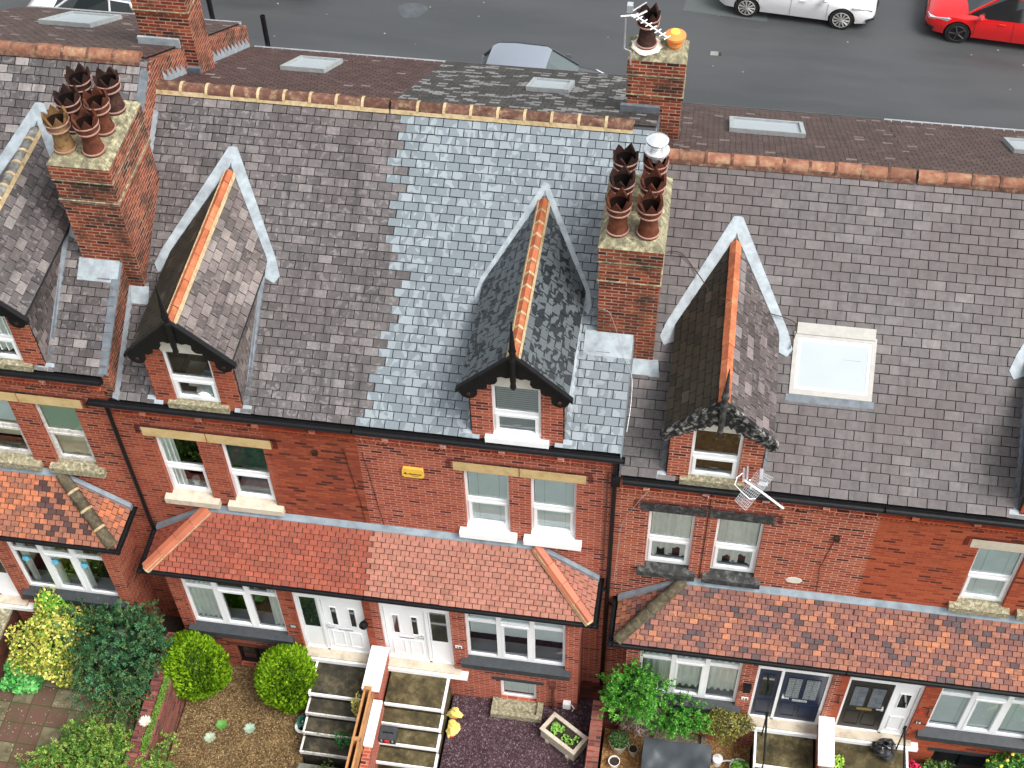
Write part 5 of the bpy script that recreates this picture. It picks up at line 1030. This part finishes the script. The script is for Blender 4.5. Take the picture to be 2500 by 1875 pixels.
b=MB(); b.box(8.5,8.66,YB-.11,YB,-2.42,-2.22); b.tube([(8.68,YB-.08,-2.25),(8.74,YB-.1,-2.35),(8.7,YB-.1,-2.5)],.012,6); b.build('gas_flue','plasw',W4['b'])
# ---------------- aerials ----------------
T=thing('tv_aerial','white yagi aerial on a cranked mast beside the rear chimney with the orange pot','aerial',(8.66,5.82,9.35)); MB().tube([(8.76,5.86,9.3),(8.75,5.85,9.6),(8.64,5.76,9.72),(8.645,5.72,10.45)],.018,8).build('mast','metal',T)
b=MB(); A_=Vector((8.80,5.72,10.47)); B_=Vector((9.40,5.19,10.45)); b.tube([A_,B_],.014,6); d=(B_-A_).normalized(); s_=Vector((d.y,-d.x,0))
for i in range(8): p=A_+(B_-A_)*(i/7.); b.tube([p-s_*.075,p+s_*.075],.010,5); 
b.tube([(8.56,5.68,10.45),A_],.014,6); b.build('boom','plasw',T); b=MB(); b.tube([(8.72,5.72,10.52),(8.98,5.9,10.62)],.012,6); b.tube([(8.78,5.64,10.47),(9.0,5.78,10.53)],.02,6); b.box(8.66,8.76,5.7,5.82,10.52,10.66); b.build('reflector','metal',T)
T=thing('grid_aerial','broken grid aerial leaning on the gutter below the dormer','aerial',(11.5,-.4,5.4)); b=MB()
c00,c10,c11,c01=[Vector(p) for p in ((11.34,-.62,5.42),(11.53,-.80,5.42),(11.93,-.32,5.78),(11.67,-.22,5.80))]
L_=lambda u,v:(c00*(1-u)+c10*u)*(1-v)+(c01*(1-u)+c11*u)*v
for i in range(9): b.tube([L_(i/8,0),L_(i/8,1)],.0045,5)
for j in range(15): b.tube([L_(0,j/14),L_(1,j/14)],.004,5)
b.build('mesh_reflector','steel',T); MB().tube([(11.45,-.45,5.8),(11.8,-.68,5.78),(12.13,-.9,5.74)],.02,8).build('boom','plasw',T)
MB().tube([(11.33,-.42,5.8),(11.3,-.55,5.78),(11.42,-.68,5.78),(11.56,-.78,5.74),(11.66,-.76,5.74)],.009,6).tube([(11.32,-.42,5.8),(11.42,-.34,5.85)],.009,6).build('feed_loop','plasw',T); b=MB(); b.box(11.70,11.76,-.42,-.2,5.78,5.84); b.box(11.42,11.46,-.48,-.2,5.78,5.82); b.box(11.48,11.51,-.45,-.2,5.82,5.86); b.tube([(11.5,-.1,5.3),(11.55,-.4,5.75)],.015,6); b.build('clamp','metal',T)
# loose cable hanging from the right-hand chimney
def loop(P,pts,n=10,**k):
    Q=[];P_=[Vector(p) for p in pts]
    for i in range(len(P_)-1):
        p0,p1,p2,p3=P_[max(i-1,0)],P_[i],P_[i+1],P_[min(i+2,len(P_)-1)]
        for j in range(n): t=j/n; Q.append(.5*((2*p1)+(p2-p0)*t+(2*p0-5*p1+4*p2-p3)*t*t+(3*p1-p0-3*p2+p3)*t**3))
    Q.append(P_[-1]); return MB().tube(Q,k.get('r',.008),5).build(k.get('name','loose_cable'),k.get('mat','metal'),P)
r_=lambda x,y,o=.05,dz=0:(x,y,rz(y,dz)+o)
loop(st1,[(8.72,1.55,7.5),(8.9,1.5,7.5),(9.05,1.45,7.1),(9.2,1.3,6.65),r_(9.38,1.0,.12),r_(9.42,.6,.1),r_(9.40,.2,.1)],r=.003,mat='metal')
loop(W4['c'],[r_(9.75,3.2,.1,-.605),r_(10.0,3.2,.1,-.605),r_(10.3,2.95,.1,-.605),(10.5,2.5,7.3),(10.6,2.2,7.35),(10.9,2.0,7.55),r_(11.5,2.4,.2,-.605),r_(12.1,2.3,.15,-.605),r_(12.05,1.95,.1,-.605)],r=.009,mat='text')
loop(W4['c'],[(9.9,-.02,4.62),(9.7,-.1,4.3),(9.45,-.05,3.5),(9.4,-.05,2.6),(9.36,-.06,1.5)],r=.006,mat='metal')
# ---------------- cars ----------------
def car(label,x,y,ang,paint,L=4.4,Wd=1.8,Hh=1.48,wb=2.65,roof=None,alloy='alloy',suv=0,spokes=9,dup=False,glass='carglass'):
    """body lofted from sections along the length (front = +u); arches cut out; u=0 midway between the axles"""
    T=thing('parked_car',label,'car',(x,y,.49),'cars parked along the street'); ca,sa=math.cos(ang),math.sin(ang); fo=.9; ro=L-wb-fo; uf=wb/2+fo; ur=-wb/2-ro
    def W_(u,v,z): return (x+u*ca-v*sa,y+u*sa+v*ca,.49+z)
    hw=Wd/2
    # stations: u, half width, sill z, shoulder z, deck z (centre)
    st_=[(uf,.52,.30,.52,.56),(uf-.06,.70,.24,.60,.66),(uf-.25,.83,.20,.68,.76),(uf-.55,.88,.19,.76,.86),(wb/2-.1,.895,.19,.82,.93),(wb/2-.42,.9,.19,.87,1.0),(.35,.9,.19,.89,.95),(-.6,.9,.19,.91,.95),(-wb/2+.3,.9,.19,.93,.97),(-wb/2-.2,.89,.20,.95,1.0),(ur+.22,.85,.22,.96,1.02),(ur+.05,.76,.28,.93,.98),(ur,.6,.34,.8,.86)]
    b=MB(); S_=[]
    for u,w,zs,zh,zd in st_:
        k=w/.9*hw; S_.append([W_(u,v*k,z) for v,z in ((0,zs-.02),(.82,zs-.01),(.96,zs+.05),(1.0,zs+(zh-zs)*.45),(.985,zs+(zh-zs)*.8),(.93,zh),(.80,zh+(zd-zh)*.55),(.45,zd-.01),(0,zd),(-.45,zd-.01),(-.80,zh+(zd-zh)*.55),(-.93,zh),(-.985,zs+(zh-zs)*.8),(-1.0,zs+(zh-zs)*.45),(-.96,zs+.05),(-.82,zs-.01))])
    n=16
    for a_,c_ in zip(S_,S_[1:]):
        for k in range(n): j=(k+1)%n; b.face([a_[k],a_[j],c_[j],c_[k]])
    b.face(S_[0]); b.face(list(reversed(S_[-1])))
    body=b.build('body',paint,T,merge=True,smooth=True)
    # wheel arches
    for u in (wb/2,-wb/2):
        for s in (-1,1):
            cu=MB(); cu.tube([W_(u,s*(hw-.34),.33),W_(u,s*(hw+.1),.33)],.375,32); c=cu.build('cut','under',T,merge=True); md=body.modifiers.new('b','BOOLEAN'); md.operation='DIFFERENCE'; md.object=c; md.solver='EXACT'
            bpy.context.view_layer.update(); dg=bpy.context.evaluated_depsgraph_get(); me=bpy.data.meshes.new_from_object(body.evaluated_get(dg)); body.modifiers.clear(); body.data=me; bpy.data.objects.remove(c)
    me=body.data; me.materials.clear(); me.materials.append(MT[paint]); me.materials.append(MT['under'])
    for u in (wb/2,-wb/2):
        for s in (-1,1):
            t=MB(); t.tube([W_(u,s*(hw-.23),.33),W_(u,s*(hw-.015),.33)],.325,32); w_=t.build('wheel','tyre',T,merge=True,smooth=True)
            t=MB(); t.tube([W_(u,s*(hw-.014),.33),W_(u,s*(hw-.006),.33)],.235,32,(.25,.25,.25)); t.build('wheel_dish','trim',w_)
            t=MB()
            for q in range(spokes):
                a=2*math.pi*q/spokes
                for da in ((-.07,.07) if not dup else (0,)): p=[W_(u+r*math.cos(a+da*(r/.2)),s*(hw-.002),.33+r*math.sin(a+da*(r/.2))) for r in (.03,.225)]; t.tube(p,.013 if not dup else .026,5)
            R_=[W_(u+.232*math.cos(2*math.pi*k/28),s*(hw-.004),.33+.232*math.sin(2*math.pi*k/28)) for k in range(29)]; t.tube(R_,.012,6); t.tube([W_(u,s*(hw-.02),.33),W_(u,s*(hw+.004),.33)],.045,12); t.build('rim',alloy,w_)
    # greenhouse: glass loft, then roof skin and pillars
    zb=.93; rt=Hh; fr=[(uf-1.0,.0),(uf-1.62,1.0)]; uwb=wb/2-.2; base_=[(uwb,.72*hw/.9,.97),(.6,.80*hw/.9,.93),(-.7,.80*hw/.9,.95),(-wb/2-.25,.74*hw/.9,.98),(ur+.12,.60*hw/.9,1.0)]
    top=[(uwb-.72,.60*hw/.9,rt-.05),(.15,.62*hw/.9,rt),(-.7,.62*hw/.9,rt-.01),(-wb/2-.0,.60*hw/.9,rt-.05),(ur+.5,.52*hw/.9,rt-.11)]
    g=MB(); 
    for s in (-1,1):
        for (a_,b_),(c_,d_) in zip(zip(base_,top),zip(base_[1:],top[1:])): g.face([W_(a_[0],s*a_[1]*1.06,a_[2]-.05),W_(c_[0],s*c_[1]*1.06,c_[2]-.05),W_(d_[0],s*d_[1],d_[2]),W_(b_[0],s*b_[1],b_[2])])
    for a_,b_ in ((base_[0],top[0]),(base_[-1],top[-1])): g.face([W_(a_[0],a_[1]*1.06,a_[2]-.05),W_(b_[0],b_[1],b_[2]),W_(b_[0]+(.03 if a_[0]>0 else -.03),0,b_[2]+.02),W_(a_[0]+(.1 if a_[0]>0 else -.06),0,a_[2]-.02)]); g.face([W_(a_[0],-a_[1]*1.06,a_[2]-.05),W_(b_[0],-b_[1],b_[2]),W_(b_[0]+(.03 if a_[0]>0 else -.03),0,b_[2]+.02),W_(a_[0]+(.1 if a_[0]>0 else -.06),0,a_[2]-.02)])
    g.build('windows',glass,T)
    r=MB(); rows=[[W_(t[0],f*t[1],t[2]+.035*(1-f*f)+.012) for f in (-1,-.6,0,.6,1)] for t in [(top[0][0]+.04,top[0][1],top[0][2]-.01)]+top[1:-1]+[(top[-1][0]-.12,top[-1][1],top[-1][2]-.02)]]
    for a_,c_ in zip(rows,rows[1:]):
        for k in range(4): r.face([a_[k],a_[k+1],c_[k+1],c_[k]])
    r.build('roof',roof or paint,T,smooth=True)
    p=MB()
    for s in (-1,1):
        for a_,b_,rr in ((base_[0],top[0],.035),(base_[2],top[2],.03),(base_[3],top[3],.05),(base_[4],top[4],.05)): p.tube([W_(a_[0],s*a_[1]*1.05,a_[2]-.04),W_(b_[0],s*b_[1],b_[2])],rr,6)
        p.tube([W_(t[0],s*t[1],t[2]+.005) for t in top],.026,6)
    p.build('pillars',paint,T)
    l=MB(); 
    for s in (-1,1): l.hexa([W_(uf-.50,s*.80*hw/.9,.60),W_(uf-.13,s*.66*hw/.9,.56),W_(uf-.10,s*.48*hw/.9,.56),W_(uf-.2,s*.5*hw/.9,.6)],[W_(uf-.62,s*.86*hw/.9,.80),W_(uf-.17,s*.72*hw/.9,.665),W_(uf-.12,s*.48*hw/.9,.64),W_(uf-.26,s*.5*hw/.9,.72)]); 
    for s in (-1,1): 
        q=MB(); q.hexa([W_(uf-.50,s*.84*hw/.9,.58),W_(uf-.08,s*.66*hw/.9,.52),W_(uf-.02,s*.46*hw/.9,.52),W_(uf-.2,s*.5*hw/.9,.58)],[W_(uf-.66,s*.90*hw/.9,.775),W_(uf-.10,s*.74*hw/.9,.66),W_(uf-.03,s*.46*hw/.9,.62),W_(uf-.26,s*.5*hw/.9,.74)]); q.build('headlight','lamp',T)
        q=MB(); q.hexa([W_(uf-.22,s*.84*hw/.9,.30),W_(uf-.02,s*.64*hw/.9,.30),W_(uf-.02,s*.5*hw/.9,.3),W_(uf-.2,s*.6*hw/.9,.3)],[W_(uf-.24,s*.86*hw/.9,.40),W_(uf-.0,s*.66*hw/.9,.40),W_(uf-.0,s*.5*hw/.9,.4),W_(uf-.2,s*.6*hw/.9,.4)]); q.build('fog_lamp','trim',T)
        q=MB(); q.lathe(W_(uwb-.32,s*(hw+.07),.98),[(0,-.07),(.09,-.05),(.11,0),(.08,.06),(0,.08)],10,sx=.8); q.build('wing_mirror',paint,T)
        q=MB(); 
        for uu in (.42,-.62): q.box(0,0,0,0,0,0) if False else q.tube([W_(uu-.3,s*(hw+.008),.80),W_(uu-.12,s*(hw+.012),.81)],.014,6)
        q.build('door_handle',paint,T)
        q=MB()
        for uu in (.9,-.12,-1.02): q.tube([W_(uu,s*(hw-.004),.24),W_(uu,s*(hw+.000),.55),W_(uu+.02,s*(hw*.985),.85)],.004,4)
        q.build('door_gap','trim',T)
    MB().tube([W_(uf-.03,-.3,.42),W_(uf+.005,0,.42),W_(uf-.03,.3,.42)],.06,6).build('grille','trim',T)
    return T,W_
AN=math.atan2(-.26,2.69)
c,s=math.cos(AN),math.sin(AN); mx,my=(11.07+13.76)/2,(19.74+19.48)/2
car('white hatchback with multi-spoke silver wheels, parked facing right across the street',mx-s*.8,my+c*.8,AN,'p_white',spokes=11)
car('bright red hatchback with dark wheels at the top right corner',18.22-s*.82,19.08+c*.86,math.pi+AN,'p_red',L=4.5,spokes=5,alloy='alloyd',dup=True)
T,W_=car('small dark car with a glassy wet roof, half hidden behind the rear roof',5.75,15.12,AN*.8,'p_wetsky',L=3.75,wb=2.3,Wd=1.66,Hh=1.5,roof='p_roofg',glass='carglass_l')
for q in (-1,1): MB().hexa([W_(1.66,q*.72,.6),W_(1.86,q*.6,.56),W_(1.93,q*.52,.6),W_(1.74,q*.66,.64)],[W_(1.62,q*.72,.74),W_(1.84,q*.62,.70),W_(1.86,q*.52,.72),W_(1.66,q*.64,.78)]).build('indicator','amber',T)
car('white car with a grey glass roof at the top left corner',-7.0,16.95,math.pi+AN,'p_white',L=4.3,Hh=1.5,roof='p_roofg')
car('dark car of which only a wheel and sill show at the top edge',-3.6,19.9,AN,'p_black',L=4.3)
# everything inside each house shell is dark: close the ends of the terrace
